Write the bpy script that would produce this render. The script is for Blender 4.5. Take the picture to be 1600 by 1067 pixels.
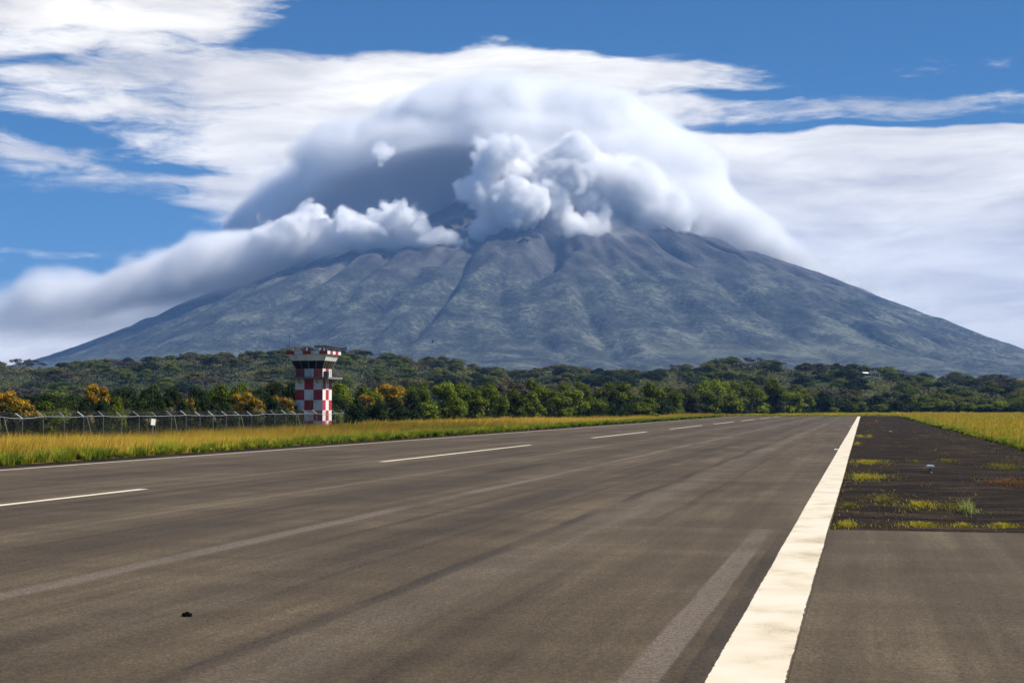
import bpy, bmesh, math, random
import numpy as np
from mathutils import Vector, Matrix, Euler

for o in list(bpy.data.objects):
    bpy.data.objects.remove(o)
SC = bpy.context.scene
C = SC.collection

# ------------------------------------------------------------------ camera
FPX, PITCH, YAW, CAMZ = 2355.0, math.radians(2.49), math.radians(13.1), 3.0
cam_data = bpy.data.cameras.new('camera')
cam_data.sensor_width = 36.0
cam_data.lens = 36.0 * FPX / 1600.0
cam_data.clip_start, cam_data.clip_end = 0.1, 90000.0
cam = bpy.data.objects.new('camera', cam_data)
cam.location = (0, 0, CAMZ)
cam.rotation_euler = (math.radians(90) + PITCH, 0, YAW)
C.objects.link(cam)
SC.camera = cam

# ------------------------------------------------------------------ render settings
SC.render.engine = 'CYCLES'
cy = SC.cycles
cy.use_denoising = True
cy.denoiser = 'OPENIMAGEDENOISE'
cy.max_bounces = 16
cy.diffuse_bounces = 2
cy.glossy_bounces = 2
cy.transmission_bounces = 3
cy.transparent_max_bounces = 8
cy.volume_bounces = 14
cy.volume_step_rate = 2.0
cy.volume_max_steps = 256
cy.sample_clamp_indirect = 4.0
SC.view_settings.view_transform = 'Standard'
SC.view_settings.look = 'None'
SC.view_settings.gamma = 1.0
SC.view_settings.exposure = 0.52
SC.view_settings.use_curve_mapping = False

# ------------------------------------------------------------------ sun and sky
SUN_AZ, SUN_EL = math.radians(82), math.radians(48)      # azimuth from +Y towards +X
sun_data = bpy.data.lights.new('sun', 'SUN')
sun_data.energy = 5.0
sun_data.angle = math.radians(0.5)
sun_data.color = (1.0, 0.95, 0.87)
sun = bpy.data.objects.new('sun', sun_data)
sdir = Vector((math.sin(SUN_AZ) * math.cos(SUN_EL), math.cos(SUN_AZ) * math.cos(SUN_EL), math.sin(SUN_EL)))
sun.rotation_euler = sdir.to_track_quat('Z', 'Y').to_euler()
sun.location = sdir * 300
C.objects.link(sun)

world = bpy.data.worlds.new('World')
SC.world = world
world.use_nodes = True


class NT:
    """small helper to write node graphs"""
    def __init__(self, tree):
        self.t = tree
        tree.nodes.clear()

    def n(self, kind, **kw):
        nd = self.t.nodes.new(kind)
        for k, v in kw.items():
            setattr(nd, k, v)
        return nd

    def l(self, a, b):
        self.t.links.new(a, b)

    def put(self, sock, v):
        if hasattr(v, 'is_output'):
            self.l(v, sock)
        else:
            sock.default_value = v

    def m(self, op, a, b=None, c=None, clamp=False):
        nd = self.n('ShaderNodeMath', operation=op, use_clamp=clamp)
        for i, v in enumerate((a, b, c)):
            if v is not None:
                self.put(nd.inputs[i], v)
        return nd.outputs[0]

    def vm(self, op, a, b=None, c=None):
        nd = self.n('ShaderNodeVectorMath', operation=op)
        for i, v in enumerate((a, b, c)):
            if v is not None:
                self.put(nd.inputs[i], v)
        return nd.outputs['Value'] if op in ('DOT_PRODUCT', 'LENGTH', 'DISTANCE') else nd.outputs['Vector']

    def noise(self, vec, scale, detail=4.0, rough=0.55, dist=0.0, col=False, lac=2.0):
        nd = self.n('ShaderNodeTexNoise')
        if vec is not None:
            self.l(vec, nd.inputs['Vector'])
        nd.inputs['Scale'].default_value = scale
        nd.inputs['Detail'].default_value = detail
        nd.inputs['Roughness'].default_value = rough
        nd.inputs['Lacunarity'].default_value = lac
        nd.inputs['Distortion'].default_value = dist
        return nd.outputs['Color' if col else 'Fac']

    def ramp(self, fac, stops, interp='LINEAR'):
        nd = self.n('ShaderNodeValToRGB')
        nd.color_ramp.interpolation = interp
        e = nd.color_ramp.elements
        while len(e) < len(stops):
            e.new(0.5)
        for i, (p, c) in enumerate(stops):
            e[i].position = p
            e[i].color = (*c, 1) if not isinstance(c, (int, float)) else (c, c, c, 1)
        self.l(fac, nd.inputs[0])
        return nd.outputs[0]

    def mix(self, fac, a, b, blend='MIX'):
        nd = self.n('ShaderNodeMix', data_type='RGBA', blend_type=blend)
        self.put(nd.inputs[0], fac)
        for s, v in ((nd.inputs[6], a), (nd.inputs[7], b)):
            if isinstance(v, tuple) and len(v) == 3:
                v = (*v, 1)
            self.put(s, v)
        return nd.outputs[2]

    def sstep(self, x, lo, hi):
        nd = self.n('ShaderNodeMapRange', interpolation_type='SMOOTHSTEP')
        self.put(nd.inputs[0], x)
        self.put(nd.inputs[1], lo)
        self.put(nd.inputs[2], hi)
        return nd.outputs[0]


def build_world():
    w = NT(world.node_tree)
    sky = w.n('ShaderNodeTexSky', sky_type='NISHITA', sun_disc=False, sun_elevation=SUN_EL, sun_rotation=SUN_AZ)
    sky.air_density, sky.dust_density, sky.ozone_density = 1.0, 0.0, 3.0
    g = w.n('ShaderNodeTexCoord').outputs['Generated']
    sp = w.n('ShaderNodeSeparateXYZ')
    w.l(g, sp.inputs[0])
    # azimuth measured from the heading of the volcano, elevation above the horizon, both scaled to 1/1000 of 2.355 rad^-1
    az = w.m('ADD', w.m('ARCTAN2', sp.outputs[0], sp.outputs[1]), YAW)
    el = w.m('ARCSINE', sp.outputs[2])
    cb = w.n('ShaderNodeCombineXYZ')
    w.l(w.m('MULTIPLY', az, FPX / 1000), cb.inputs[0])
    w.l(w.m('MULTIPLY', el, FPX / 1000), cb.inputs[1])
    p = cb.outputs[0]                                      # x: -0.8 .. 0.8, y: 0 .. 0.64 inside the picture
    warp = w.noise(w.vm('MULTIPLY', p, (2.2, 5.0, 1)), 1.6, 3, 0.5, col=True)
    pw = w.vm('ADD', p, w.vm('MULTIPLY', w.vm('SUBTRACT', warp, (0.5, 0.5, 0.5)), (0.16, 0.06, 0)))
    # broad cloud sheets (soft-edged, half sizes and edge widths) and streaks or clear gaps, in thousandths of the same unit:
    # (x, y, half x, half y, soft x, soft y, tilt, amount); soft 0 = gaussian
    blobs = [(130, 30, 300, 80, 110, 60, .0, .42), (430, 195, 520, 92, 200, 45, .0, .30), (760, 150, 330, 55, 140, 26, .0, .34),
             (960, 118, 300, 24, 0, 0, .07, .34), (1420, 180, 460, 22, 0, 0, .0, .20), (1520, 470, 470, 255, 130, 12, .0, .80),
             (0, 545, 330, 75, 110, 50, .0, .50), (777, 69, 46, 8, 0, 0, .0, .42), (640, 300, 260, 90, 90, 50, .0, .3), (150, 405, 200, 12, 0, 0, -.03, .2),
             (1100, 35, 660, 42, 160, 30, .0, -.45), (460, 70, 120, 20, 0, 0, -.1, -.35), (10, 352, 225, 34, 90, 26, .0, -.42), (420, 305, 130, 42, 0, 0, -.2, .40), (80, 222, 170, 17, 0, 0, .12, -.34),
             (240, 265, 120, 10, 0, 0, .12, -.26), (60, 122, 110, 11, 0, 0, -.1, -.34), (1300, 152, 300, 8, 0, 0, .0, -.3), (1430, 207, 330, 5, 0, 0, .0, -.25)]
    cov = None
    for (bx, by, sx, sy, fx, fy, tilt, a) in blobs:
        d = w.vm('SUBTRACT', pw, ((bx - 800) / 1000, (636 - by) / 1000, 0))
        if tilt:
            r = w.n('ShaderNodeVectorRotate', rotation_type='Z_AXIS')
            w.l(d, r.inputs[0])
            r.inputs['Angle'].default_value = tilt
            d = r.outputs[0]
        if fx == 0:
            d = w.vm('MULTIPLY', d, (1000 / sx, 1000 / sy, 0))
            e = w.m('POWER', math.e, w.m('MULTIPLY', w.vm('DOT_PRODUCT', d, d), -1.0))
        else:
            q = w.n('ShaderNodeSeparateXYZ')
            w.l(w.vm('ABSOLUTE', d), q.inputs[0])
            e = w.m('MULTIPLY', w.sstep(q.outputs[0], (sx + fx) / 1000, (sx - fx) / 1000), w.sstep(q.outputs[1], (sy + fy) / 1000, (sy - fy) / 1000))
        cov = w.m('MULTIPLY', e, a) if cov is None else w.m('MULTIPLY_ADD', e, a, cov)
    n1 = w.noise(w.vm('MULTIPLY', pw, (2.6, 13.0, 1)), 1.5, 8, 0.62, 0.3)
    n2 = w.noise(w.vm('MULTIPLY', p, (9.0, 34.0, 1)), 1.5, 6, 0.64, 0.8)
    d = w.m('ADD', w.m('ADD', w.m('MULTIPLY', n1, 1.0), w.m('MULTIPLY', n2, 0.46)), w.m('SUBTRACT', cov, 0.38))
    dens = w.sstep(d, 0.38, 0.80)
    # cloud radiance: sunlit white, thin grey-blue where the sheet is thick
    sh = w.noise(w.vm('MULTIPLY', pw, (1.8, 10.0, 1)), 1.4, 6, 0.6, 0.3)
    ccol = w.ramp(sh, [(0.32, (9.6, 9.4, 9.2)), (0.47, (14.8, 14.0, 12.7)), (0.64, (20.0, 19.0, 17.0))])
    clear = w.mix(1.0, sky.outputs[0], (.20, .66, 1.02), 'MULTIPLY')      # clean dry air seen through a polarising filter
    col = w.mix(dens, clear, ccol)
    bg = w.n('ShaderNodeBackground')
    bg.inputs['Strength'].default_value = 0.052
    w.l(col, bg.inputs['Color'])
    out = w.n('ShaderNodeOutputWorld')
    w.l(bg.outputs[0], out.inputs['Surface'])


build_world()
world.cycles.sampling_method = 'MANUAL'
world.cycles.sample_map_resolution = 512

# ------------------------------------------------------------------ helpers
RIGHT = np.array([math.cos(YAW), math.sin(YAW), 0.0])
FWD = np.array([-math.sin(YAW), math.cos(YAW), 0.0])


def at(px, py, D):
    """the point of the place seen at picture position (px, py) whose distance along the heading is D metres"""
    x, y = (px - 800) / FPX, (533.5 - py) / FPX
    f = math.cos(PITCH) - y * math.sin(PITCH)
    u = math.sin(PITCH) + y * math.cos(PITCH)
    return Vector(RIGHT * (x / f * D) + FWD * D + np.array([0, 0, CAMZ + u / f * D]))


def material(name):
    m = bpy.data.materials.new(name)
    m.use_nodes = True
    return m, NT(m.node_tree)


def principled(w, color, rough=0.8, spec=0.3, normal=None, **kw):
    b = w.n('ShaderNodeBsdfPrincipled')
    if isinstance(color, tuple):
        b.inputs['Base Color'].default_value = (*color, 1)
    else:
        w.l(color, b.inputs['Base Color'])
    w.put(b.inputs['Roughness'], rough)
    b.inputs['Specular IOR Level'].default_value = spec
    if normal is not None:
        w.l(normal, b.inputs['Normal'])
    for k, v in kw.items():
        w.put(b.inputs[k], v)
    o = w.n('ShaderNodeOutputMaterial')
    w.l(b.outputs[0], o.inputs['Surface'])
    return b


def bump(w, h, strength=0.5, dist=0.1):
    b = w.n('ShaderNodeBump')
    b.inputs['Strength'].default_value = strength
    b.inputs['Distance'].default_value = dist
    w.l(h, b.inputs['Height'])
    return b.outputs[0]


def mesh_np(name, V, F, mats=(), mat_idx=None, smooth=False, colors=None):
    """mesh from numpy arrays: V (n,3), F (m,k) with k = 3 or 4"""
    me = bpy.data.meshes.new(name)
    V = np.asarray(V, np.float32)
    F = np.asarray(F, np.int32)
    k = F.shape[1]
    me.vertices.add(len(V))
    me.vertices.foreach_set('co', V.ravel())
    me.loops.add(F.size)
    me.loops.foreach_set('vertex_index', F.ravel())
    me.polygons.add(len(F))
    me.polygons.foreach_set('loop_start', np.arange(0, F.size, k, dtype=np.int32))
    if mat_idx is not None:
        me.polygons.foreach_set('material_index', np.asarray(mat_idx, np.int32))
    if smooth:
        me.polygons.foreach_set('use_smooth', np.ones(len(F), bool))
    for m in mats:
        me.materials.append(m)
    me.update(calc_edges=True)
    if colors is not None:
        a = me.color_attributes.new('tint', 'FLOAT_COLOR', 'POINT')
        cc = np.ones((len(V), 4), np.float32)
        cc[:, :3] = colors
        a.data.foreach_set('color', cc.ravel())
    return me


def link(name, me, parent=None, **props):
    o = bpy.data.objects.new(name, me)
    C.objects.link(o)
    if parent is not None:
        o.parent = parent
    for k, v in props.items():
        o[k] = v
    return o


def tag(o, label, cat, group=None):
    o['label'], o['category'] = label, cat
    if group:
        o['group'] = group
    return o


def ss(a, b, x):
    t = np.clip((np.asarray(x, float) - a) / (b - a), 0, 1)
    return t * t * (3 - 2 * t)


def lattice(shape, cells, rng):
    """smooth random field of the given grid shape with about `cells` bumps along each axis, zero mean, about -1..1"""
    ws = []
    for n, c in zip(shape, cells):
        k = max(2, int(math.ceil(c)) + 4)
        t = np.linspace(0, c, n) + 1.0
        i = np.floor(t).astype(int)
        f = t - i
        W = np.zeros((n, k), np.float32)
        r = np.arange(n)
        for j, wt in enumerate(((1 - f) ** 3 / 6, (3 * f ** 3 - 6 * f ** 2 + 4) / 6, (-3 * f ** 3 + 3 * f ** 2 + 3 * f + 1) / 6, f ** 3 / 6)):
            W[r, np.clip(i - 1 + j, 0, k - 1)] += wt
        ws.append(W)
    L = rng.standard_normal([w.shape[1] for w in ws]).astype(np.float32)
    for ax, W in enumerate(ws):
        L = np.moveaxis(np.tensordot(W, L, axes=(1, ax)), 0, ax)
    return L / (L.std() + 1e-6) * 0.5


# ------------------------------------------------------------------ volcano
VD = 8600.0
VPX = 845.0
VC = at(VPX, 636, VD)
VC.z = 0
PR = np.array([0, 250, 500, 800, 1100, 1387, 1740, 2260, 2790, 3400, 4200, 5500, 6800, 9000], float)
PH = np.array([1290, 1250, 1140, 985, 880, 775, 630, 405, 205, 120, 84, 48, -3, -12], float)


def build_volcano():
    rng = np.random.default_rng(11)
    na, nr = 1300, 420
    ang = np.linspace(-math.pi, math.pi, na)                  # 0 faces the runway
    rad = np.concatenate([[1.0], np.linspace(30, 9000, nr - 1) ** 1.0])
    rad = 9000 * np.linspace(0.004, 1, nr) ** 1.35
    A, R = np.meshgrid(ang, rad, indexing='ij')
    H = np.interp(R, PR, PH)
    # profile smoothing by averaging neighbouring radii
    H = (H + np.interp(R * 0.96, PR, PH) + np.interp(R * 1.04, PR, PH)) / 3
    shp = A.shape
    mid = np.clip((R - 250) / 900, 0, 1) * np.clip((4200 - R) / 2600, 0, 1)
    warp = 1.2 * lattice(shp, (30, 8), rng)
    g1 = lattice(shp, (58, 4), rng) + .5 * lattice(shp, (120, 14), rng)
    g5 = lattice(shp, (120, 9), rng) + .5 * warp
    patchy = np.clip(.45 + .9 * lattice(shp, (26, 7), rng), 0, 1)
    patchy2 = np.clip(.4 + 1.0 * lattice(shp, (40, 9), rng), 0, 1)
    cut1 = np.clip(1 - np.abs(g1) * 1.6, 0, 1) ** 2
    cut2 = np.clip(1 - np.abs(g5) * 2.2, 0, 1) ** 2
    low = lattice(shp, (22, 3), rng)
    g2 = lattice(shp, (260, 60), rng)
    g3 = lattice(shp, (150, 60), rng)
    g4 = lattice(shp, (420, 190), rng)
    H = H + mid * (-95 * cut1 * patchy - 60 * cut2 * patchy2 + 40 * low + 32 + 20 * g2) + np.clip(R / 3000, .2, 1) * (12 * g3 * np.clip((6000 - R) / 4000, 0, 1)) + 5.5 * g4 * np.clip((7000 - R) / 3000, 0, 1)
    scar = mid * np.clip((1950 - R) / 700, 0, 1) * np.clip(lattice(shp, (90, 4), rng) * 1.6, 0, 1) * np.maximum(np.clip(1 - np.abs(g1 - .25) * 5, 0, 1), np.clip(1 - np.abs(g5 - .25) * 4, 0, 1))
    # one deep ravine below the crater
    rav = np.exp(-((A + 0.02 + 0.05 * np.sin(R / 260)) / 0.055) ** 2) * np.exp(-((R - 1450) / 520) ** 2)
    H -= 120 * rav
    X = VC.x + RIGHT[0] * R * np.sin(A) - FWD[0] * R * np.cos(A)
    Y = VC.y + RIGHT[1] * R * np.sin(A) - FWD[1] * R * np.cos(A)
    V = np.stack([X, Y, H], -1).reshape(-1, 3)
    i, j = np.meshgrid(np.arange(na - 1), np.arange(nr - 1), indexing='ij')
    q = (i * nr + j).ravel()
    F = np.stack([q, q + nr, q + nr + 1, q + 1], -1)[:, ::-1]
    m, w = material('volcano_slopes')
    geo = w.n('ShaderNodeNewGeometry')
    pos = geo.outputs['Position']
    sp = w.n('ShaderNodeSeparateXYZ')
    w.l(pos, sp.inputs[0])
    big = w.noise(pos, 0.0016, 5, 0.6)
    med = w.noise(pos, 0.0055, 7, 0.62)
    fine = w.noise(pos, 0.045, 4, 0.65)
    forest = w.ramp(w.m('ADD', w.m('MULTIPLY', med, 0.56), w.m('MULTIPLY', fine, 0.44)),
                    [(0.38, (.014, .018, .015)), (0.50, (.046, .052, .041)), (0.63, (.145, .155, .112))])
    shaded_rock = w.ramp(med, [(0.35, (.034, .033, .033)), (0.65, (.085, .08, .076))])  # bare upper rock, its colour darkened to carry the cloud's shade
    hgt = w.m('ADD', sp.outputs[2], w.m('MULTIPLY', w.m('SUBTRACT', big, 0.5), 700))
    col = w.mix(w.sstep(hgt, 480, 850), forest, shaded_rock)
    fields = w.m('MULTIPLY', w.sstep(big, 0.52, 0.60), w.sstep(sp.outputs[2], 330, 120))
    col = w.mix(w.m('MULTIPLY', fields, 0.5), col, (.16, .17, .10))
    ta = w.n('ShaderNodeAttribute', attribute_name='tint')
    tr_ = w.n('ShaderNodeSeparateColor')
    w.l(ta.outputs['Color'], tr_.inputs[0])
    col = w.mix(w.m('MULTIPLY', tr_.outputs[0], .8), col, (.30, .285, .255))
    principled(w, col, 0.95, 0.1, bump(w, fine, 1.0, 8.0))
    o = link('volcano', mesh_np('volcano', V, F, [m], smooth=True, colors=np.repeat(scar.reshape(-1, 1), 3, 1)), kind='structure')
    return o


build_volcano()


# ------------------------------------------------------------------ the cloud on the summit (a real volume)

def cap_density(union, soft, streak, billow, loc, gx, gz):
    # the smooth lens over the summit and its fall down the right-hand flank
    lens = union([(800, 400, 0, 345, 275, 950), (930, 300, 0, 190, 150, 800), (1050, 325, -100, 105, 95, 600),
                  (1140, 365, -200, 110, 52, 450, -.45), (1240, 405, -250, 95, 30, 330, -.5), (1300, 428, -200, 60, 18, 260, -.5), (520, 335, 350, 165, 100, 520, .3),
                  (700, 290, 0, 260, 130, 700, .2), (630, 212, -150, 215, 46, 480, .15)], 120)
    lens = lens - 50 * soft - 65 * streak - 26 * billow
    # the hollow under the lens, open towards the runway
    hollow = union([(570, 318, -750, 215, 68, 800, .10), (690, 298, -850, 120, 74, 760)], 80) + 22 * soft
    lens = np.maximum(lens, -hollow)
    # the bank along the left-hand flank, with a thin veil hanging below it
    bank = union([(420, 398, -850, 200, 44, 380, .16), (290, 425, -800, 210, 52, 380, .27), (160, 470, -700, 150, 48, 350, .33), (600, 385, -1100, 120, 40, 300),
                  (80, 462, -700, 80, 52, 320), (20, 500, -700, 75, 46, 300)], 90)
    bank = bank - 75 * soft - 45 * streak - 30 * billow
    (ax, _, az), (bx, _, bz) = loc(60, 525, -800), loc(700, 402, -800)
    floor = az + (gx - ax) * (bz - az) / (bx - ax)
    fade = np.clip((gz[None, :] - floor[:, None]) / 230, .05, 1)[:, None, :]
    xl, xr = loc(-60, 480, -800)[0], loc(330, 480, -800)[0]
    fade = fade * (.22 + .78 * ss(xl, xr, gx))[:, None, None].astype(np.float32)
    veil = union([(900, 368, -1150, 190, 34, 260, -.03), (760, 388, -1250, 120, 24, 220), (60, 505, -700, 170, 58, 350), (230, 475, -300, 210, 55, 330, .3), (400, 425, -600, 190, 45, 330, .18), (620, 405, -1000, 120, 28, 260, .1), (1160, 400, -350, 120, 36, 300, -.4)], 90) - 60 * soft - 40 * streak
    dens = 1.2 * np.clip(-lens / 95, 0, 1) ** 1.3
    dens = np.maximum(dens, 0.14 * np.clip(-veil / 140, 0, 1))
    return np.maximum(dens, 1.0 * np.clip(-bank / (45 + 90 * np.clip(soft + .2, 0, 1)), 0, 1) ** 1.2 * fade)


def puff_density(union, soft, billow, gx):
    puffs = union([(612, 345, -1150, 46, 36, 190), (548, 350, -1120, 36, 28, 170), (640, 375, -1150, 50, 30, 180), (580, 375, -1150, 85, 30, 200),
                   (480, 368, -950, 60, 20, 170), (760, 360, -1120, 40, 26, 170), (700, 388, -1180, 60, 24, 170),
                   (788, 255, -1080, 36, 32, 170), (815, 272, -1060, 26, 26, 150), (800, 332, -1150, 66, 42, 230), (860, 300, -1050, 50, 60, 230),
                   (905, 285, -980, 70, 65, 260), (880, 350, -1080, 60, 32, 200), (975, 300, -880, 60, 50, 240), (1035, 335, -800, 55, 36, 220),
                   (599, 244, -1000, 10, 11, 50)], 22)
    puffs = puffs - 66 * billow - 14 * soft
    edge = 18 + 90 * np.clip(soft + .05, 0, 1)
    edge = edge + 60 * ss(50, 450, gx)[:, None, None].astype(np.float32)      # the right-hand heaps melt into the hood
    return 1.5 * np.clip(-puffs / edge, 0, 1)


def build_cloud(name, label, box, vox, which):
    rng = np.random.default_rng(5)
    x0, x1, y0, y1, z0, z1 = box
    nx, ny, nz = int((x1 - x0) / vox), int((y1 - y0) / vox), int((z1 - z0) / vox)
    gx, gy, gz = np.linspace(x0, x1, nx, dtype=np.float32), np.linspace(y0, y1, ny, dtype=np.float32), np.linspace(z0, z1, nz, dtype=np.float32)
    shp = (nx, ny, nz)
    base = np.array([VC.x, VC.y, 0.0])

    def loc(px, py, b):                                       # local coordinates: right, away, up, origin under the summit
        p = np.array(at(px, py, VD + b)) - base
        return float(p @ RIGHT), float(p @ FWD), float(p[2])

    def fbm(cell, octs, rough=0.55, an=(1, 1, 1)):
        s, a, t = 0, 1.0, 0
        for k in range(octs):
            c = cell / 2 ** k
            s = s + a * lattice(shp, ((x1 - x0) / (c * an[0]), (y1 - y0) / (c * an[1]), (z1 - z0) / (c * an[2])), rng)
            t += a
            a *= rough
        return s / t

    billow = np.zeros(shp, np.float32)
    a = 1.0
    for k, c in enumerate((300, 150, 75, 42) if which == 'cap' else (260, 120, 60, 32, 20)):
        billow += a * (np.abs(lattice(shp, ((x1 - x0) / c, (y1 - y0) / c, (z1 - z0) / c), rng)) * 1.5 - 0.55)
        a *= 0.62
    soft = fbm(520, 4)
    streak = fbm(420, 4, an=(3, 2, 0.5))

    def ell(px, py, b, rx, ry, rd, tilt=0.0):
        """signed distance (metres, negative inside) to an ellipsoid given in picture units at its depth"""
        cx, cyy, cz = loc(px, py, b)
        k = (VD + b) / FPX
        rx, ry = rx * k, ry * k
        dx = (gx - cx)[:, None, None]
        dy = (gy - cyy)[None, :, None]
        dz = (gz - cz)[None, None, :]
        if tilt:
            ct, st = math.cos(tilt), math.sin(tilt)
            dx, dz = dx * ct + dz * st, -dx * st + dz * ct
        q = np.sqrt((dx / rx) ** 2 + (dy / rd) ** 2 + (dz / ry) ** 2)
        return (q - 1) * min(rx, ry, rd)

    def union(items, k=60.0):
        s = None
        for it in items:
            e = ell(*it)
            if s is None:
                s = e
            else:
                h = np.clip(0.5 + 0.5 * (s - e) / k, 0, 1)
                s = s * (1 - h) + e * h - k * h * (1 - h)
        return s

    dens = np.zeros(shp, np.float32)
    if which == 'cap':
        dens = cap_density(union, soft, streak, billow, loc, gx, gz)
    else:
        dens = puff_density(union, soft, billow, gx)
    # empty rim so that nothing touches the box
    for ax, n in enumerate(shp):
        e = np.clip(np.minimum(np.arange(n), n - 1 - np.arange(n)) / 6.0, 0, 1)
        dens *= e.reshape([-1 if i == ax else 1 for i in range(3)])
    # the sampled field is kept as vertex values of a lattice that is never part of the picture
    fme = bpy.data.meshes.new('cloud_field')
    fme.vertices.add(dens.size)
    at_ = fme.attributes.new('density_value', 'FLOAT', 'POINT')
    at_.data.foreach_set('value', np.ascontiguousarray(dens.transpose(2, 1, 0)).ravel())
    fob = bpy.data.objects.new('cloud_field', fme)

    m, w = material('cloud_vapour')
    pv = w.n('ShaderNodeVolumePrincipled')
    pv.inputs['Color'].default_value = (.996, .996, .996, 1)
    pv.inputs['Density'].default_value = 0.03
    pv.inputs['Density Attribute'].default_value = 'density'
    pv.inputs['Anisotropy'].default_value = 0.0
    o_ = w.n('ShaderNodeOutputMaterial')
    w.l(pv.outputs[0], o_.inputs['Volume'])

    bm = bmesh.new()
    bmesh.ops.create_cube(bm, size=1)
    for v in bm.verts:
        v.co = Vector(((x0 + x1) / 2 + v.co.x * (x1 - x0), (y0 + y1) / 2 + v.co.y * (y1 - y0), (z0 + z1) / 2 + v.co.z * (z1 - z0)))
    me = bpy.data.meshes.new('cap_cloud')
    bm.to_mesh(me)
    bm.free()
    me.materials.append(m)
    o = link(name, me, kind='stuff')
    tag(o, label, 'cloud')
    o.location = (VC.x, VC.y, 0)
    o.rotation_euler = (0, 0, YAW)

    ng = bpy.data.node_groups.new('cloud_volume', 'GeometryNodeTree')
    ng.interface.new_socket('Geometry', in_out='INPUT', socket_type='NodeSocketGeometry')
    ng.interface.new_socket('Geometry', in_out='OUTPUT', socket_type='NodeSocketGeometry')
    N, L = ng.nodes, ng.links
    out = N.new('NodeGroupOutput')
    N.new('NodeGroupInput')
    oi = N.new('GeometryNodeObjectInfo')
    oi.inputs['Object'].default_value = fob
    vc = N.new('GeometryNodeVolumeCube')
    vc.inputs['Min'].default_value = (x0, y0, z0)
    vc.inputs['Max'].default_value = (x1, y1, z1)
    vc.inputs['Resolution X'].default_value = nx
    vc.inputs['Resolution Y'].default_value = ny
    vc.inputs['Resolution Z'].default_value = nz
    ps = N.new('GeometryNodeInputPosition')
    sep = N.new('ShaderNodeSeparateXYZ')
    L.new(ps.outputs[0], sep.inputs[0])

    def mm(op, a, b):
        nd = N.new('ShaderNodeMath')
        nd.operation = op
        for s, v in ((nd.inputs[0], a), (nd.inputs[1], b)):
            if hasattr(v, 'is_output'):
                L.new(v, s)
            else:
                s.default_value = v
        return nd.outputs[0]
    idx = []
    for k, (lo, hi, n) in enumerate(((x0, x1, nx), (y0, y1, ny), (z0, z1, nz))):
        t = mm('MULTIPLY', mm('SUBTRACT', sep.outputs[k], lo), (n - 1) / (hi - lo))
        idx.append(mm('MINIMUM', mm('MAXIMUM', mm('FLOOR', mm('ADD', t, 0.5), 0.0), 0.0), float(n - 1)))

    def im(op, a, b):
        nd = N.new('FunctionNodeIntegerMath')
        nd.operation = op
        for s, v in ((nd.inputs[0], a), (nd.inputs[1], b)):
            if hasattr(v, 'is_output'):
                L.new(v, s)
            else:
                s.default_value = v
        return nd.outputs[0]
    flat = im('ADD', idx[0], im('MULTIPLY', im('ADD', idx[1], im('MULTIPLY', idx[2], ny)), nx))
    na = N.new('GeometryNodeInputNamedAttribute')
    na.inputs['Name'].default_value = 'density_value'
    si = N.new('GeometryNodeSampleIndex')
    si.data_type = 'FLOAT'
    si.domain = 'POINT'
    L.new(oi.outputs['Geometry'], si.inputs['Geometry'])
    L.new(na.outputs[0], si.inputs['Value'])
    L.new(flat, si.inputs['Index'])
    L.new(si.outputs[0], vc.inputs['Density'])
    sm = N.new('GeometryNodeSetMaterial')
    sm.inputs['Material'].default_value = m
    L.new(vc.outputs[0], sm.inputs[0])
    L.new(sm.outputs[0], out.inputs[0])
    md = o.modifiers.new('volume', 'NODES')
    md.node_group = ng
    return o



build_cloud('cap_cloud', 'smooth white cap of cloud draped over the summit and flanks of the volcano', (-3300.0, 2100.0, -1750.0, 1000.0, 330.0, 2000.0), 18.0, 'cap')
build_cloud('heaped_cloud', 'heaped white cumulus puffs in front of the summit of the volcano', (-1500.0, 1050.0, -1480.0, -450.0, 740.0, 1500.0), 8.5, 'puff')


def build_haze():
    m, w = material('haze_air')
    pv = w.n('ShaderNodeVolumePrincipled')
    pv.inputs['Color'].default_value = (.26, .50, 1.0, 1)
    pv.inputs['Density'].default_value = HAZE
    pv.inputs['Anisotropy'].default_value = 0.0
    o_ = w.n('ShaderNodeOutputMaterial')
    w.l(pv.outputs[0], o_.inputs['Volume'])
    bm = bmesh.new()
    bmesh.ops.create_cube(bm, size=1)
    for v in bm.verts:
        v.co = Vector((v.co.x * 26000, 8000 + v.co.y * 24000, 990 + v.co.z * 2100))
    me = bpy.data.meshes.new('haze')
    bm.to_mesh(me)
    bm.free()
    me.materials.append(m)
    o = link('haze', me, kind='stuff')
    o.rotation_euler = (0, 0, YAW)
    tag(o, 'pale blue haze in the air in front of the volcano', 'haze')


HAZE = 4.5e-5
build_haze()


# ------------------------------------------------------------------ ground, runway and shoulders
SKY_X = [-200, 0, 60, 170, 300, 400, 440, 560, 640, 700, 760, 810, 880, 960, 1060, 1130, 1180, 1250, 1350, 1395, 1430, 1500, 1600, 1800]
SKY_Y = [572, 572, 582, 572, 566, 560, 556, 556, 570, 574, 584, 588, 584, 588, 584, 575, 570, 580, 583, 584, 596, 599, 602, 604]


def hill_height(px, D):
    """height of the wooded rise behind the airfield for a bearing given as picture column and a distance"""
    ys = np.interp(px, SKY_X, SKY_Y) + 4
    top = (636 - ys) / FPX * 1450 + 3
    z = top * ss(700, 1450, D) * (1 - ss(1600, 2500, D))
    return z - 0.4 + 1.8 * np.sin(px * 0.031 + D * 0.004) * ss(700, 1000, D) * (1 - ss(1700, 2400, D))


def hill_point(px, D):
    p = at(px, 636, D)
    p.z = float(hill_height(px, D))
    return p


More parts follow.
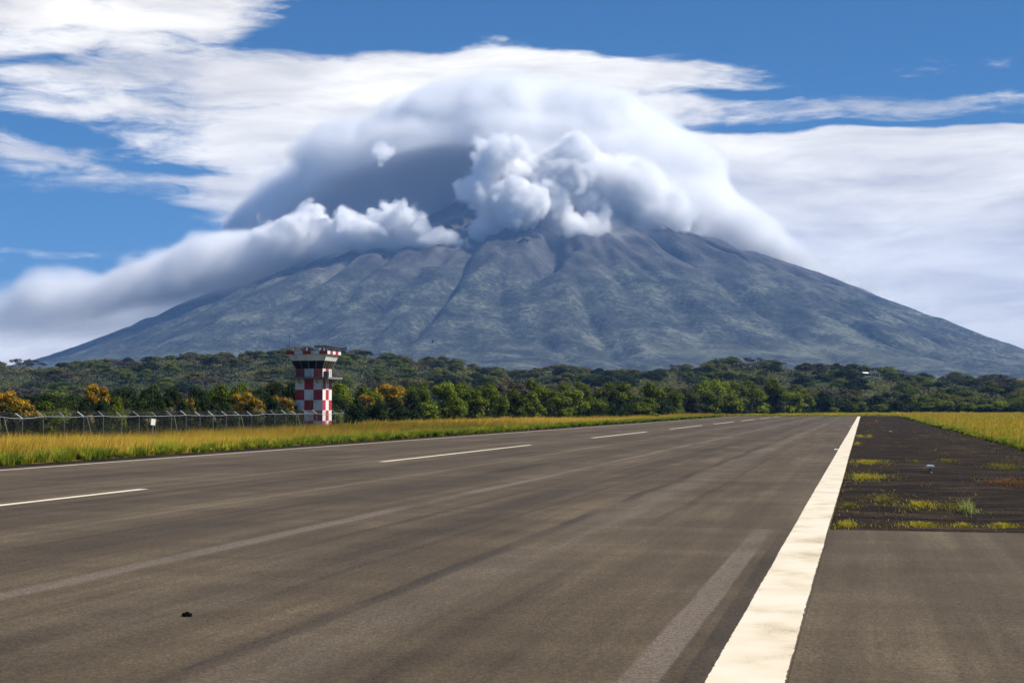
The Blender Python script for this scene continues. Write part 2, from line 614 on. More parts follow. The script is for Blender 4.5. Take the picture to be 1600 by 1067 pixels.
def sheet(name, x0, x1, y0, y1, z, mat, nx=1, ny=1, parent=None, **props):
    xs, ys = np.linspace(x0, x1, nx + 1), np.linspace(y0, y1, ny + 1)
    X, Y = np.meshgrid(xs, ys, indexing='ij')
    V = np.stack([X, Y, np.full_like(X, z)], -1).reshape(-1, 3)
    i, j = np.meshgrid(np.arange(nx), np.arange(ny), indexing='ij')
    q = (i * (ny + 1) + j).ravel()
    F = np.stack([q, q + ny + 1, q + ny + 2, q + 1], -1)
    return link(name, mesh_np(name, V, F, [mat]), parent, **props)


def mat_ground():
    m, w = material('dry_earth_and_thatch')
    pos = w.n('ShaderNodeNewGeometry').outputs['Position']
    a = w.noise(pos, 0.05, 6, 0.6)
    b = w.noise(pos, 1.7, 5, 0.6)
    c = w.ramp(w.m('ADD', w.m('MULTIPLY', a, .5), w.m('MULTIPLY', b, .5)), [(.36, (.045, .04, .014)), (.52, (.11, .085, .022)), (.66, (.19, .13, .03))])
    principled(w, c, .95, .1, bump(w, b, .8, .1))
    return m


def mat_hill():
    m, w = material('wooded_hillside')
    pos = w.n('ShaderNodeNewGeometry').outputs['Position']
    a = w.noise(pos, 0.012, 5, 0.6)
    b = w.noise(pos, 0.3, 5, 0.6)
    c = w.ramp(w.m('ADD', w.m('MULTIPLY', a, .6), w.m('MULTIPLY', b, .4)), [(.38, (.02, .028, .012)), (.5, (.04, .05, .02)), (.62, (.085, .07, .04))])
    principled(w, c, .95, .1, bump(w, b, 1, 1.5))
    return m


def mat_asphalt(name, runway=True):
    m, w = material(name)
    pos = w.n('ShaderNodeNewGeometry').outputs['Position']
    sp = w.n('ShaderNodeSeparateXYZ')
    w.l(pos, sp.inputs[0])
    X, Y = sp.outputs[0], sp.outputs[1]
    big = w.noise(w.vm('MULTIPLY', pos, (1, .35, 1)), .22, 7, .66)
    along = w.noise(w.vm('MULTIPLY', pos, (1, .03, 1)), 1.3, 6, .65)
    across = w.noise(w.vm('MULTIPLY', pos, (.2, 1, 1)), .5, 6, .68)
    grain = w.noise(pos, 26, 4, .8)
    grit = w.noise(pos, 9, 4, .7)
    base = w.m('ADD', w.m('MULTIPLY', big, .42), w.m('ADD', w.m('MULTIPLY', along, .34), w.m('MULTIPLY', across, .24)))
    col = w.ramp(base, [(.36, (.046, .031, .0155)), (.50, (.086, .061, .033)), (.62, (.136, .101, .058))])
    wob = w.m('MULTIPLY', w.m('SUBTRACT', w.noise(w.vm('MULTIPLY', pos, (0, 1, 0)), .09, 3, .5), .5), .9)
    patch = w.noise(w.vm('MULTIPLY', pos, (1, .25, 1)), .5, 4, .6)

    def seam(xc, half, soft, amount, color, y0=-50., y1=2000., wobble=1.0):
        nonlocal col
        d = w.m('ABSOLUTE', w.m('SUBTRACT', w.m('ADD', X, w.m('MULTIPLY', wob, wobble)), xc))
        f = w.sstep(d, half + soft, half)
        if y1 < 1500:
            f = w.m('MULTIPLY', f, w.sstep(Y, y1 + .12, y1 - .02))
        f = w.m('MULTIPLY', f, w.m('MULTIPLY', w.sstep(patch, .25, .62), amount))
        col = w.mix(f, col, color)
    pale, dark = (.155, .122, .090), (.024, .017, .011)
    if runway:
        seam(-13.4, .16, .22, .75, pale, wobble=.5)
        seam(-19.4, .10, .3, .4, pale, wobble=.6)
        seam(-7.45, .10, .16, .8, dark, wobble=.7)
        seam(-6.7, .20, .9, .35, pale, wobble=.7)
        seam(-26.4, .08, .3, .4, pale, wobble=.4)
        seam(-31.5, .5, 2.5, .35, dark, wobble=.8)
        seam(-28.2, .06, .12, .45, pale, wobble=.2)
        seam(-34.2, .08, .2, .3, pale)
        seam(-10.3, .3, 1.2, .5, dark)
        seam(-16.3, .3, 1.6, .45, dark)
        seam(-22.5, .5, 2.0, .4, dark)
        for xc, am in ((-5.3, .35), (-9.3, .4), (-11.8, .35), (-17.6, .4), (-24.1, .35)):
            seam(xc, .04, .16, am, dark, wobble=.6)
        seam(-1.55, .42, .05, .55, dark, y1=37.9, wobble=0.05)
        seam(-2.42, .19, .07, .95, (.145, .112, .080), y1=37.7, wobble=.22)
        jd = w.m('ABSOLUTE', w.m('SUBTRACT', Y, 38.05))
        col = w.mix(w.m('MULTIPLY', w.sstep(jd, .05, .015), w.m('MULTIPLY', w.sstep(X, -6.5, -3.0), .7)), col, dark)
    speck = w.ramp(grain, [(.36, .40), (.46, .82), (.54, 1.08), (.64, 1.7)])
    col = w.mix(1.0, col, speck, 'MULTIPLY')
    col = w.mix(1.0, col, w.ramp(grit, [(.36, .70), (.5, 1.0), (.64, 1.22)]), 'MULTIPLY')
    principled(w, col, .86, .25, bump(w, grain, .35, .012))
    return m


def mat_paint():
    m, w = material('worn_white_paint')
    pos = w.n('ShaderNodeNewGeometry').outputs['Position']
    st = w.noise(w.vm('MULTIPLY', pos, (1.0, .8, 1)), .7, 6, .6)
    fine = w.noise(pos, 30, 4, .7)
    c = w.ramp(st, [(.32, (.55, .45, .30)), (.47, (.67, .575, .415)), (.60, (.71, .63, .485))])
    c = w.mix(w.sstep(w.m('ADD', w.m('MULTIPLY', fine, .6), w.m('MULTIPLY', st, .4)), .40, .36), c, (.10, .08, .06))
    principled(w, c, .7, .3, bump(w, fine, .15, .006))
    return m


def mat_soil():
    m, w = material('dark_volcanic_soil')
    pos = w.n('ShaderNodeNewGeometry').outputs['Position']
    a = w.noise(w.vm('MULTIPLY', pos, (.4, 1, 1)), .55, 6, .65)
    b = w.noise(pos, 7, 5, .7)
    c = w.ramp(w.m('ADD', w.m('MULTIPLY', a, .6), w.m('MULTIPLY', b, .4)), [(.39, (.005, .003, .0014)), (.49, (.016, .0098, .0045)), (.57, (.040, .0245, .0125)), (.67, (.10, .066, .035))])
    principled(w, c, .95, .1, bump(w, b, .9, .06))
    return m


def paint_mat(name, color, dirt=(.12, .10, .08), amount=.5, rough=.55, scale=1.3, metallic=0.0):
    m, w = material(name)
    tc = w.n('ShaderNodeTexCoord').outputs['Object']
    a = w.noise(w.vm('MULTIPLY', tc, (1, 1, .35)), scale, 6, .65)
    b = w.noise(tc, scale * 9, 4, .6)
    f = w.m('MULTIPLY', w.sstep(w.m('ADD', w.m('MULTIPLY', a, .7), w.m('MULTIPLY', b, .3)), .47, .68), amount)
    c = w.mix(f, color, dirt)
    principled(w, c, rough, .4, bump(w, b, .1, .01), Metallic=metallic)
    return m


M_GROUND, M_HILL, M_ASPH, M_PAINT, M_SOIL = mat_ground(), mat_hill(), mat_asphalt('runway_asphalt'), mat_paint(), mat_soil()
sheet('ground', -16000, 16000, -3000, 29000, -0.06, M_GROUND, kind='structure')


def build_hills():
    na, nd = 260, 130
    px = np.linspace(-420, 2050, na)
    D = np.linspace(520, 2600, nd)
    P, DD = np.meshgrid(px, D, indexing='ij')
    Z = hill_height(P, DD)
    rng = np.random.default_rng(3)
    Z = Z + ss(560, 900, DD) * 1.6 * lattice(P.shape, (90, 50), rng)
    S = (P - 800) / FPX * DD
    V = np.stack([RIGHT[0] * S + FWD[0] * DD, RIGHT[1] * S + FWD[1] * DD, Z], -1).reshape(-1, 3)
    i, j = np.meshgrid(np.arange(na - 1), np.arange(nd - 1), indexing='ij')
    q = (i * nd + j).ravel()
    F = np.stack([q, q + nd, q + nd + 1, q + 1], -1)
    link('hills', mesh_np('hills', V, F, [M_HILL], smooth=True), kind='structure')


build_hills()

runway = sheet('runway', -40.9, -0.84, -30, 505, 0.0, M_ASPH, kind='structure')
sheet('taxiway', -0.835, 60, -30, 37.95, -0.001, mat_asphalt('taxiway_asphalt', False), kind='structure')


def soil_strip(name, x0, x1, y0, y1, nx, ny, amp, seed):
    rng = np.random.default_rng(seed)
    xs = np.linspace(x0, x1, nx)
    ys = y0 * (y1 / y0) ** np.linspace(0, 1, ny)
    X, Y = np.meshgrid(xs, ys, indexing='ij')
    Z = -0.03 + amp * (0.5 * lattice(X.shape, (nx / 14, ny / 14), rng) + 0.5 * lattice(X.shape, (nx / 4, ny / 4), rng))
    Z[0, :] = Z[-1, :] = -0.045
    Z[:, 0] = -0.045
    V = np.stack([X, Y, np.maximum(Z, -0.055)], -1).reshape(-1, 3)
    i, j = np.meshgrid(np.arange(nx - 1), np.arange(ny - 1), indexing='ij')
    q = (i * ny + j).ravel()
    F = np.stack([q, q + ny, q + ny + 1, q + 1], -1)
    return link(name, mesh_np(name, V, F, [M_SOIL], smooth=True), kind='structure')


soil_strip('soil_shoulder_right', -0.83, 11.6, 37.96, 520, 110, 420, .05, 21)
soil_strip('soil_shoulder_left', -43.3, -40.91, 30, 520, 24, 400, .03, 22)



def marking(name, x0, x1, y0, y1, seed, mat=None):
    """a painted band with slightly ragged edges"""
    rng = np.random.default_rng(seed)
    ys = [y0]
    while ys[-1] < y1:
        ys.append(ys[-1] + (.06 if 0 < ys[-1] < 45 else .5))
    ys = np.array(ys)
    n = len(ys)
    e = .012
    a = x0 + e * rng.standard_normal(n) * .5 + e * lattice((n,), (n / 30,), rng)
    b = x1 + e * rng.standard_normal(n) * .5 + e * lattice((n,), (n / 30,), rng)
    V = np.concatenate([np.stack([a, ys, np.full(n, .004)], 1), np.stack([b, ys, np.full(n, .004)], 1)])
    i = np.arange(n - 1)
    F = np.stack([i, i + n, i + n + 1, i + 1], 1)
    return link(name, mesh_np(name, V, F, [mat or M_PAINT]), runway)


# painted markings lie on the runway
marking('edge_line_right', -1.72, -0.87, -5, 503, 1)
marking('edge_line_left', -40.2, -39.75, -5, 503, 2, paint_mat('faded_line_paint', (.42, .37, .29), (.12, .095, .07), .8, .8, 1.0))
DASH_X, k = -25.75, 0
for y0 in (-62.0 + 10, 13.0, 79.2, 145.0, 206.0, 268.0, 330.0, 392.0, 450.0):
    y1 = {-52.0: -12.0, 13.0: 50.7, 79.2: 117.2, 145.0: 183.0}.get(y0, y0 + 42)
    if y1 > -10:
        marking('centreline_dash', DASH_X - .2, DASH_X + .2, y0, y1, int(y0) + 100)


# ------------------------------------------------------------------ simple shape builder
class MB:
    def __init__(self):
        self.v, self.f, self.mi = [], [], []

    def quad(self, pts, mi=0):
        n = len(self.v)
        self.v += [tuple(p) for p in pts]
        self.f.append(tuple(range(n, n + len(pts))))
        self.mi.append(mi)

    def box(self, c, s, mi=0, rot=None):
        n = len(self.v)
        for dx in (-.5, .5):
            for dy in (-.5, .5):
                for dz in (-.5, .5):
                    p = Vector((dx * s[0], dy * s[1], dz * s[2]))
                    if rot is not None:
                        p = rot @ p
                    self.v.append(tuple(p + Vector(c)))
        for f in ((0, 1, 3, 2), (4, 6, 7, 5), (0, 4, 5, 1), (2, 3, 7, 6), (0, 2, 6, 4), (1, 5, 7, 3)):
            self.f.append(tuple(n + i for i in f))
            self.mi.append(mi)

    def tube(self, a, b, r0, r1=None, sides=6, mi=0, cap=True):
        a, b = Vector(a), Vector(b)
        r1 = r0 if r1 is None else r1
        d = (b - a).normalized()
        u = d.orthogonal().normalized()
        w = d.cross(u)
        n = len(self.v)
        for p, r in ((a, r0), (b, r1)):
            for i in range(sides):
                t = 2 * math.pi * i / sides
                self.v.append(tuple(p + (u * math.cos(t) + w * math.sin(t)) * r))
        for i in range(sides):
            j = (i + 1) % sides
            self.f.append((n + i, n + j, n + sides + j, n + sides + i))
            self.mi.append(mi)
        if cap:
            self.f.append(tuple(n + i for i in range(sides))[::-1])
            self.f.append(tuple(n + sides + i for i in range(sides)))
            self.mi += [mi, mi]

    def frustum(self, z0, h0, z1, h1, mi=0):
        a = [(-h0, -h0, z0), (h0, -h0, z0), (h0, h0, z0), (-h0, h0, z0)]
        b = [(-h1, -h1, z1), (h1, -h1, z1), (h1, h1, z1), (-h1, h1, z1)]
        for i in range(4):
            j = (i + 1) % 4
            self.quad((a[i], a[j], b[j], b[i]), mi)

    def mesh(self, name, mats, smooth=False):
        me = bpy.data.meshes.new(name)
        me.from_pydata(self.v, [], self.f)
        for m in mats:
            me.materials.append(m)
        me.polygons.foreach_set('material_index', self.mi)
        if smooth:
            me.polygons.foreach_set('use_smooth', [True] * len(self.f))
        me.update()
        return me

    def build(self, name, mats, parent=None, smooth=False, **props):
        if not isinstance(mats, (list, tuple)):
            mats = [mats]
        return link(name, self.mesh(name, mats, smooth), parent, **props)


M_RED = paint_mat('red_paint', (.40, .02, .028), (.24, .085, .07), .85)
M_WHITE = paint_mat('white_paint', (.74, .72, .67), (.30, .24, .17), .7)
M_CREAM = paint_mat('cream_paint', (.62, .58, .47), (.33, .27, .18), .4)
M_CONC = paint_mat('stained_concrete', (.20, .19, .175), (.07, .06, .05), .7, .9)
M_STEEL = paint_mat('galvanised_steel', (.42, .43, .43), (.20, .17, .14), .5, .5, 3, .6)
M_DULL = paint_mat('dull_steel', (.13, .13, .125), (.08, .06, .05), .6, .7, 3, .3)
M_DARK = paint_mat('dark_metal', (.05, .05, .055), (.09, .06, .04), .5, .6)
M_RUST = paint_mat('rusty_steel', (.22, .10, .055), (.08, .04, .03), .6, .9, 6)


def mat_glass():
    m, w = material('dark_window_glass')
    principled(w, (.012, .014, .016), .12, .5)
    return m


M_GLASS = mat_glass()


# ------------------------------------------------------------------ control tower
def build_tower():
    W = 3.72
    h = W / 2
    rz = 0.028
    corner = at(504, 636, 194)
    R = Matrix.Rotation(rz, 3, 'Z')
    c = Vector((corner.x, corner.y, 0)) - R @ Vector((h, -h, 0))
    t = link('control_tower', None)
    t.location = (c.x, c.y, 0)
    t.rotation_euler = (0, 0, rz)
    tag(t, 'square control tower painted in red and white checks beside the fence', 'tower')
    FACES = [(Vector((-1, -1, 0)), Vector((1, 0, 0))), (Vector((1, -1, 0)), Vector((0, 1, 0))), (Vector((1, 1, 0)), Vector((-1, 0, 0))), (Vector((-1, 1, 0)), Vector((0, -1, 0)))]

    def checks(name, z0, z1, rows, cols, h0, h1, phase):
        mb = MB()
        for fi, (o, d) in enumerate(FACES):
            for r in range(rows):
                for k in range(cols):
                    p = []
                    for (kk, rr) in ((k, r), (k + 1, r), (k + 1, r + 1), (k, r + 1)):
                        f = rr / rows
                        hh = h0 + (h1 - h0) * f
                        q = o * hh + d * (2 * hh * kk / cols)
                        p.append((q.x, q.y, z0 + (z1 - z0) * f))
                    mb.quad(p, (k + r + fi + phase) % 2)
        hh = h1
        mb.quad([(-hh, -hh, z1), (hh, -hh, z1), (hh, hh, z1), (-hh, hh, z1)], 0)
        return mb.build(name, [M_RED, M_WHITE], t)
    checks('shaft', -.1, 6.58, 5, 3, h, h, 1)          # top row under the gallery: white red white on the front
    b = MB()
    b.box((0, 0, 6.74), (2 * (h + 1.1), 2 * (h + 1.1), .26))
    gallery = b.build('gallery_floor', M_CONC, t)
    for s in (-1, 1):
        for ax in (0, 1):
            for u in (-1.2, 0, 1.2):
                br = MB()
                p0 = Vector((u, s * (h + .002), 6.05)) if ax else Vector((s * (h + .002), u, 6.05))
                p1 = Vector((u, s * (h + .9), 6.6)) if ax else Vector((s * (h + .9), u, 6.6))
                br.tube(p0, p1, .045, sides=4)
                br.build('bracket', M_DARK, gallery)
    checks('cab_wall', 6.87, 7.94, 1, 3, h - .02, h - .02, 0)
    # glazing leaning outwards
    z0, z1, a0, a1 = 7.94, 8.97, h - .02, 2.27
    for fi, (o, d) in enumerate(FACES):
        n = Vector((d.y, -d.x, 0))
        for k in range(4):
            p = []
            for kk, zz, hh in ((k, z0, a0), (k + 1, z0, a0), (k + 1, z1, a1), (k, z1, a1)):
                q = o * (hh - .05) + d * (2 * (hh - .05) * kk / 4)
                p.append(Vector((q.x, q.y, zz)))
            pm = MB()
            pm.quad(p)
            pm.quad([x - n * .02 for x in p][::-1])
            pm.build('pane', M_GLASS, t)
        for k in range(5 if fi % 2 == 0 else 3):
            kk = k if fi % 2 == 0 else k + 1
            q0, q1 = o * a0 + d * (2 * a0 * kk / 4), o * a1 + d * (2 * a1 * kk / 4)
            mm_ = MB()
            mm_.tube((q0.x, q0.y, z0), (q1.x, q1.y, z1), .05, sides=4)
            mm_.build('mullion', M_CONC, t)
    f = MB()
    f.frustum(8.97, 2.27, 9.80, 2.60)
    f.quad([(-2.2, -2.2, 8.975), (-2.2, 2.2, 8.975), (2.2, 2.2, 8.975), (2.2, -2.2, 8.975)])
    f.build('fascia', M_WHITE, t)
    rim = checks('roof_rim', 9.802, 10.22, 1, 5, 2.78, 2.80, 0)
    u = MB()
    u.box((0, 0, 9.79), (5.5, 5.5, .02))
    u.build('soffit', M_CONC, t)

    def rails(name, hh, zb, zt, n, levels, parent):
        g = MB()
        for (o, d) in FACES:
            for k in range(n):
                q = o * hh + d * (2 * hh * k / n)
                g.tube((q.x, q.y, zb), (q.x, q.y, zt), .028, sides=5)
            for z in levels:
                a = o * hh
                e = a + d * 2 * hh
                g.tube((a.x, a.y, z), (e.x, e.y, z), .024, sides=5)
        return g.build(name, M_DULL, parent)
    rails('roof_railing', 2.70, 10.22, 10.92, 5, (10.56, 10.91), t)
    rails('gallery_railing', h + 1.02, 6.87, 7.75, 5, (7.16, 7.45, 7.74), t)
    a = MB()
    a.tube((-2.5, -2.35, 10.2), (-2.5, -2.35, 12.3), .045, .02, 6)
    a.box((-2.5, -2.35, 10.26), (.2, .2, .08))
    a.build('antenna', M_DARK, t)
    l = MB()
    lx, ly = -2.52, -.9
    for dy in (-.22, .22):
        l.tube((lx, ly + dy, 6.87), (lx, ly + dy, 10.6), .03, sides=5)
    for i in range(12):
        l.tube((lx, ly - .22, 7.1 + i * .3), (lx, ly + .22, 7.1 + i * .3), .018, sides=4)
    l.build('ladder', M_STEEL, t)
    e = MB()
    e.box((h + .32, -1.25, 7.22), (.5, .55, .70))
    e.box((h + .32, -1.25, 7.60), (.56, .61, .05))
    e.build('equipment_box', M_DARK, t)
    v = MB()
    v.box((.0, -h - .012, 7.38), (.80, .02, .86))
    v.box((-.42, -h - .03, 7.38), (.06, .05, .96))
    v.box((.42, -h - .03, 7.38), (.06, .05, .96))
    v.box((0, -h - .03, 7.84), (.9, .05, .06))
    v.build('gallery_door', M_WHITE, t)
    d = MB()
    d.box((.2, h + .012, 1.0), (.95, .05, 2.0))
    d.build('door', M_DARK, t)
    for (px_, py_) in ((-1.2, .6), (.4, 1.1), (1.5, -.4)):
        q = MB()
        q.tube((px_, py_, 10.21), (px_, py_, 10.62), .09, .09, 8)
        q.tube((px_, py_, 10.62), (px_, py_, 10.70), .14, .10, 8)
        q.build('roof_vent', M_STEEL, t)
    return t


build_tower()


# ------------------------------------------------------------------ perimeter fence
FX = -64.9


def build_fence():
    rng = random.Random(4)
    t = link('perimeter_fence', None)
    t.location = (FX, 98, 0)
    tag(t, 'chain link perimeter fence with angled barbed wire arms along the tall grass', 'fence')
    ys = [0.0]
    while ys[-1] < 84:
        ys.append(ys[-1] + 3.3 + rng.uniform(-.12, .12))
    tops = []
    for i, y in enumerate(ys):
        ht = 2.22 + rng.uniform(-.06, .06) - (.10 if i % 7 == 3 else 0)
        lx, ly = rng.uniform(-.05, .05), rng.uniform(-.05, .05)
        p = MB()
        p.tube((0, y, -.1), (lx, y + ly, ht), .036, sides=6)
        post = p.build('post', M_DULL, t)
        arm = MB()
        bent = rng.uniform(-.08, .08)
        tip = (lx - .42 + bent * .5, y + ly - .30 + bent, ht + .42 + rng.uniform(-.04, .03))
        arm.tube((lx, y + ly, ht - .03), tip, .036, .03, 5)
        arm.build('arm', M_STEEL, post)
        tops.append((Vector((lx, y + ly, ht)), Vector(tip)))
    for i in range(len(ys) - 1):
        a, b = tops[i][0], tops[i + 1][0]
        r = MB()
        mid = (a + b) / 2 + Vector((0, 0, -.03 - rng.random() * .03))
        r.tube(a - Vector((0, 0, .02)), mid, .03, sides=5)
        r.tube(mid, b - Vector((0, 0, .02)), .03, sides=5)
        r.build('top_rail', M_STEEL, t)
    for i, s in ((2, 1), (6, 1), (11, 1), (16, 1), (21, 1)):
        p = MB()
        a = tops[i][0]
        p.tube(a - Vector((0, -.6, .1)), (.0, a.y + 1.6, .0), .03, sides=5)
        p.build('brace', M_STEEL, t)
    for f in (.35, .65, .97):
        wv = MB()
        for i in range(len(ys) - 1):
            p, q = tops[i][0].lerp(tops[i][1], f), tops[i + 1][0].lerp(tops[i + 1][1], f)
            wv.tube(p, q, .006, sides=3, cap=False)
        wv.build('barbed_wire', M_STEEL, t)
    net = MB()
    L = ys[-1]
    y = -2.1
    while y < L:
        for s in (1, -1):
            za, zb, ya, yb = (0, 2.1, y, y + 2.1) if s > 0 else (2.1, 0, y, y + 2.1)
            if ya < 0:
                za += (-ya) * s
                ya = 0
            if yb > L:
                zb -= (yb - L) * s
                yb = L
            net.tube((.03 + s * .004, ya, za), (.03 + s * .004, yb, zb), .0022, sides=3, cap=False)
        y += .14
    net.build('chain_link', M_DULL, t, kind='stuff')
    return t


build_fence()


def build_sign():
    D = 139.0
    p = at(286, 668, D)
    t = link('notice_board', None)
    t.location = (FX + .9, p.y, 0)
    t.rotation_euler = (0, 0, math.radians(58))
    tag(t, 'small tilted white notice board on a thin post before the fence', 'sign')
    b = MB()
    b.tube((0, .04, -.1), (0, .04, 1.95), .025, sides=6)
    b.build('post', M_STEEL, t)
    b = MB()
    b.box((0, 0, 1.62), (.46, .025, .58), rot=Matrix.Rotation(.12, 3, 'Y'))
    b.build('panel', M_WHITE, t)


build_sign()


def edge_light(px, py, label, s=1.0, head=None):
    head = head or M_WHITE
    D = CAMZ * FPX / (py - 636)
    p = at(px, 636, D)
    t = link('runway_light', None)
    t.location = (p.x, p.y, -.03)
    t.rotation_euler = (0, 0, YAW)
    t.scale = (s, s, s)
    tag(t, label, 'runway light', 'runway edge lights')
    b = MB()
    b.tube((0, 0, -.05), (0, 0, .03), .13, .11, 10)
    b.build('base', M_RUST, t)
    b = MB()
    b.tube((0, 0, .03), (0, 0, .20), .04, .045, 8)
    b.build('stem', M_RUST, t)
    b = MB()
    b.box((0, 0, .235), (.22, .16, .07))
    b.box((0, 0, .30), (.36, .24, .06))
    b.box((0, 0, .345), (.28, .18, .03))
    b.build('lamp_head', head, t)


edge_light(1452, 737, 'nearest white runway light standing on the dark soil strip')
edge_light(1391, 677.5, 'second runway light along the dark soil strip')
edge_light(1369, 659.5, 'third and farthest runway light on the dark soil strip')
edge_light(546, 689, 'runway light at the left verge just right of the tower', .8, M_STEEL)
edge_light(869, 668, 'nearer of two close runway lights on the far left verge', .8, M_STEEL)
edge_light(901, 666.5, 'farther of two close runway lights on the far left verge', .8, M_STEEL)


def stud(px, py, label):
    D = CAMZ * FPX / (py - 636)
    p = at(px, 636, D)
    b = MB()
    b.quad([(-.09, -.09, 0), (.09, -.09, 0), (.09, .09, 0), (-.09, .09, 0)][::-1])
    b.frustum(0, .12, .05, .07)
    b.quad([(-.07, -.07, .05), (.07, -.07, .05), (.07, .07, .05), (-.07, .07, .05)])
    o = b.build('road_stud', M_WHITE)
    o.location = (p.x, p.y, .001)
    o.scale = (1.4, 2.2, 1)
    tag(o, label, 'road stud', 'white studs beside the edge line')


stud(1306, 702, 'nearest small white stud left of the wide white line')
stud(1329, 666, 'farther small white stud left of the wide white line')


def build_clod():
    D = CAMZ * FPX / (960 - 636)
    p = at(294, 636, D)
    rng = random.Random(9)
    bm = bmesh.new()
    bmesh.ops.create_icosphere(bm, subdivisions=3, radius=1)
    for v in bm.verts:
        n = 1 + .35 * math.sin(v.co.x * 5 + 1) * math.cos(v.co.y * 6) + rng.uniform(-.16, .16)
        v.co = Vector((v.co.x * .065 * n + .02 * max(0, v.co.x), v.co.y * .05 * n, max(0, v.co.z * .05 * n + .012)))
    me = bpy.data.meshes.new('clod')
    bm.to_mesh(me)
    bm.free()
    m, w = material('black_dirt')
    principled(w, (.006, .005, .004), .95, .1)
    me.materials.append(m)
    o = link('dirt_clod', me)
    o.location = (p.x, p.y, -.004)
    tag(o, 'small black clod of dirt lying alone on the asphalt', 'clod')


build_clod()


# ------------------------------------------------------------------ trees
def leaf_mat(name, dark, mid, light, trans=.30):
    m, w = material(name)
    at_ = w.n('ShaderNodeAttribute', attribute_name='tint')
    oi = w.n('ShaderNodeObjectInfo')
    sp = w.n('ShaderNodeSeparateColor')
    w.l(at_.outputs['Color'], sp.inputs[0])
    f = w.m('ADD', w.m('MULTIPLY', sp.outputs[0], .8), w.m('MULTIPLY', oi.outputs['Random'], .2))
    c = w.ramp(f, [(.12, dark), (.5, mid), (.9, light)])
    b = w.n('ShaderNodeBsdfPrincipled')
    w.l(c, b.inputs['Base Color'])
    b.inputs['Roughness'].default_value = .65
    b.inputs['Specular IOR Level'].default_value = .1
    tr = w.n('ShaderNodeBsdfTranslucent')
    w.l(w.mix(1.0, c, (1.25, 1.15, .55), 'MULTIPLY'), tr.inputs['Color'])
    mx = w.n('ShaderNodeMixShader')
    mx.inputs[0].default_value = trans
    w.l(b.outputs[0], mx.inputs[1])
    w.l(tr.outputs[0], mx.inputs[2])
    o = w.n('ShaderNodeOutputMaterial')
    w.l(mx.outputs[0], o.inputs['Surface'])
    return m


L_DARK = leaf_mat('dark_leaves', (.006, .012, .004), (.018, .034, .007), (.042, .07, .012))
L_GREEN = leaf_mat('green_leaves', (.024, .038, .004), (.10, .132, .007), (.20, .235, .013))
L_LIGHT = leaf_mat('light_leaves', (.05, .072, .006), (.15, .195, .012), (.27, .31, .022))
L_OLIVE = leaf_mat('olive_leaves', (.038, .042, .011), (.098, .102, .024), (.18, .172, .045))
L_GOLD = leaf_mat('golden_blossom', (.09, .06, .008), (.36, .20, .012), (.60, .36, .025))
L_TWIG = leaf_mat('bare_twigs', (.04, .032, .026), (.075, .06, .05), (.12, .098, .08), .05)
M_BARK = paint_mat('bark', (.075, .06, .045), (.03, .025, .02), .6, .95, 4)
M_PALEBARK = paint_mat('pale_bark', (.085, .068, .056), (.05, .04, .03), .6, .95, 4)


def leaf_quads(P, N, size, rng, aspect=.6):
    """one small pointed leaf face per row of P, facing N"""
    n = len(P)
    N = N / (np.linalg.norm(N, axis=1, keepdims=True) + 1e-9)
    r = rng.standard_normal((n, 3))
    U = np.cross(N, r)
    U /= np.linalg.norm(U, axis=1, keepdims=True) + 1e-9
    Wv = np.cross(N, U)
    s = (size * (.6 + .8 * rng.random(n)))[:, None] if np.ndim(size) == 0 else (size * (.6 + .8 * rng.random(n)))[:, None]
    V = np.stack([P - U * s, P + Wv * s * aspect + N * s * .15, P + U * s, P - Wv * s * aspect + N * s * .15], 1).reshape(-1, 3)
    F = np.arange(4 * n).reshape(-1, 4)
    return V, F


def limb_tree(rng, H, spread, n_limbs, trunk_h, r0, levels=2, lean=0.0):
    """trunk and limbs of a tree of height H; returns the MB and the limb ends"""
    mb = MB()
    ends = []
    top = Vector((lean * H, 0, trunk_h))
    base = Vector((0, 0, -.02 * H))
    mid = (base + top) / 2 + Vector((rng.uniform(-.02, .02), rng.uniform(-.02, .02), 0)) * H
    mb.tube(base, mid, r0 * 1.25, r0, 8, cap=False)
    mb.tube(mid, top, r0, r0 * .8, 8, cap=False)

    def grow(p, d, length, r, lv):
        q = p + d * length
        k = p + d * length * .5 + Vector((rng.uniform(-1, 1), rng.uniform(-1, 1), rng.uniform(0, 1))) * length * .10
        mb.tube(p, k, r, r * .75, 5, cap=False)
        mb.tube(k, q, r * .75, r * .5, 5, cap=False)
        if lv <= 0:
            ends.append(q)
            return
        for _ in range(rng.choice((2, 3, 3))):
            e = (d + Vector((rng.uniform(-1, 1), rng.uniform(-1, 1), rng.uniform(-.25, .75))) * .75).normalized()
            grow(q, e, length * rng.uniform(.5, .72), r * .5, lv - 1)
    for i in range(n_limbs):
        a = 2 * math.pi * (i + rng.uniform(-.3, .3)) / n_limbs
        d = Vector((math.cos(a) * spread, math.sin(a) * spread, rng.uniform(.6, 1.1))).normalized()
        grow(top, d, (H - trunk_h) * rng.uniform(.38, .5), r0 * .55, levels)
    return mb, ends


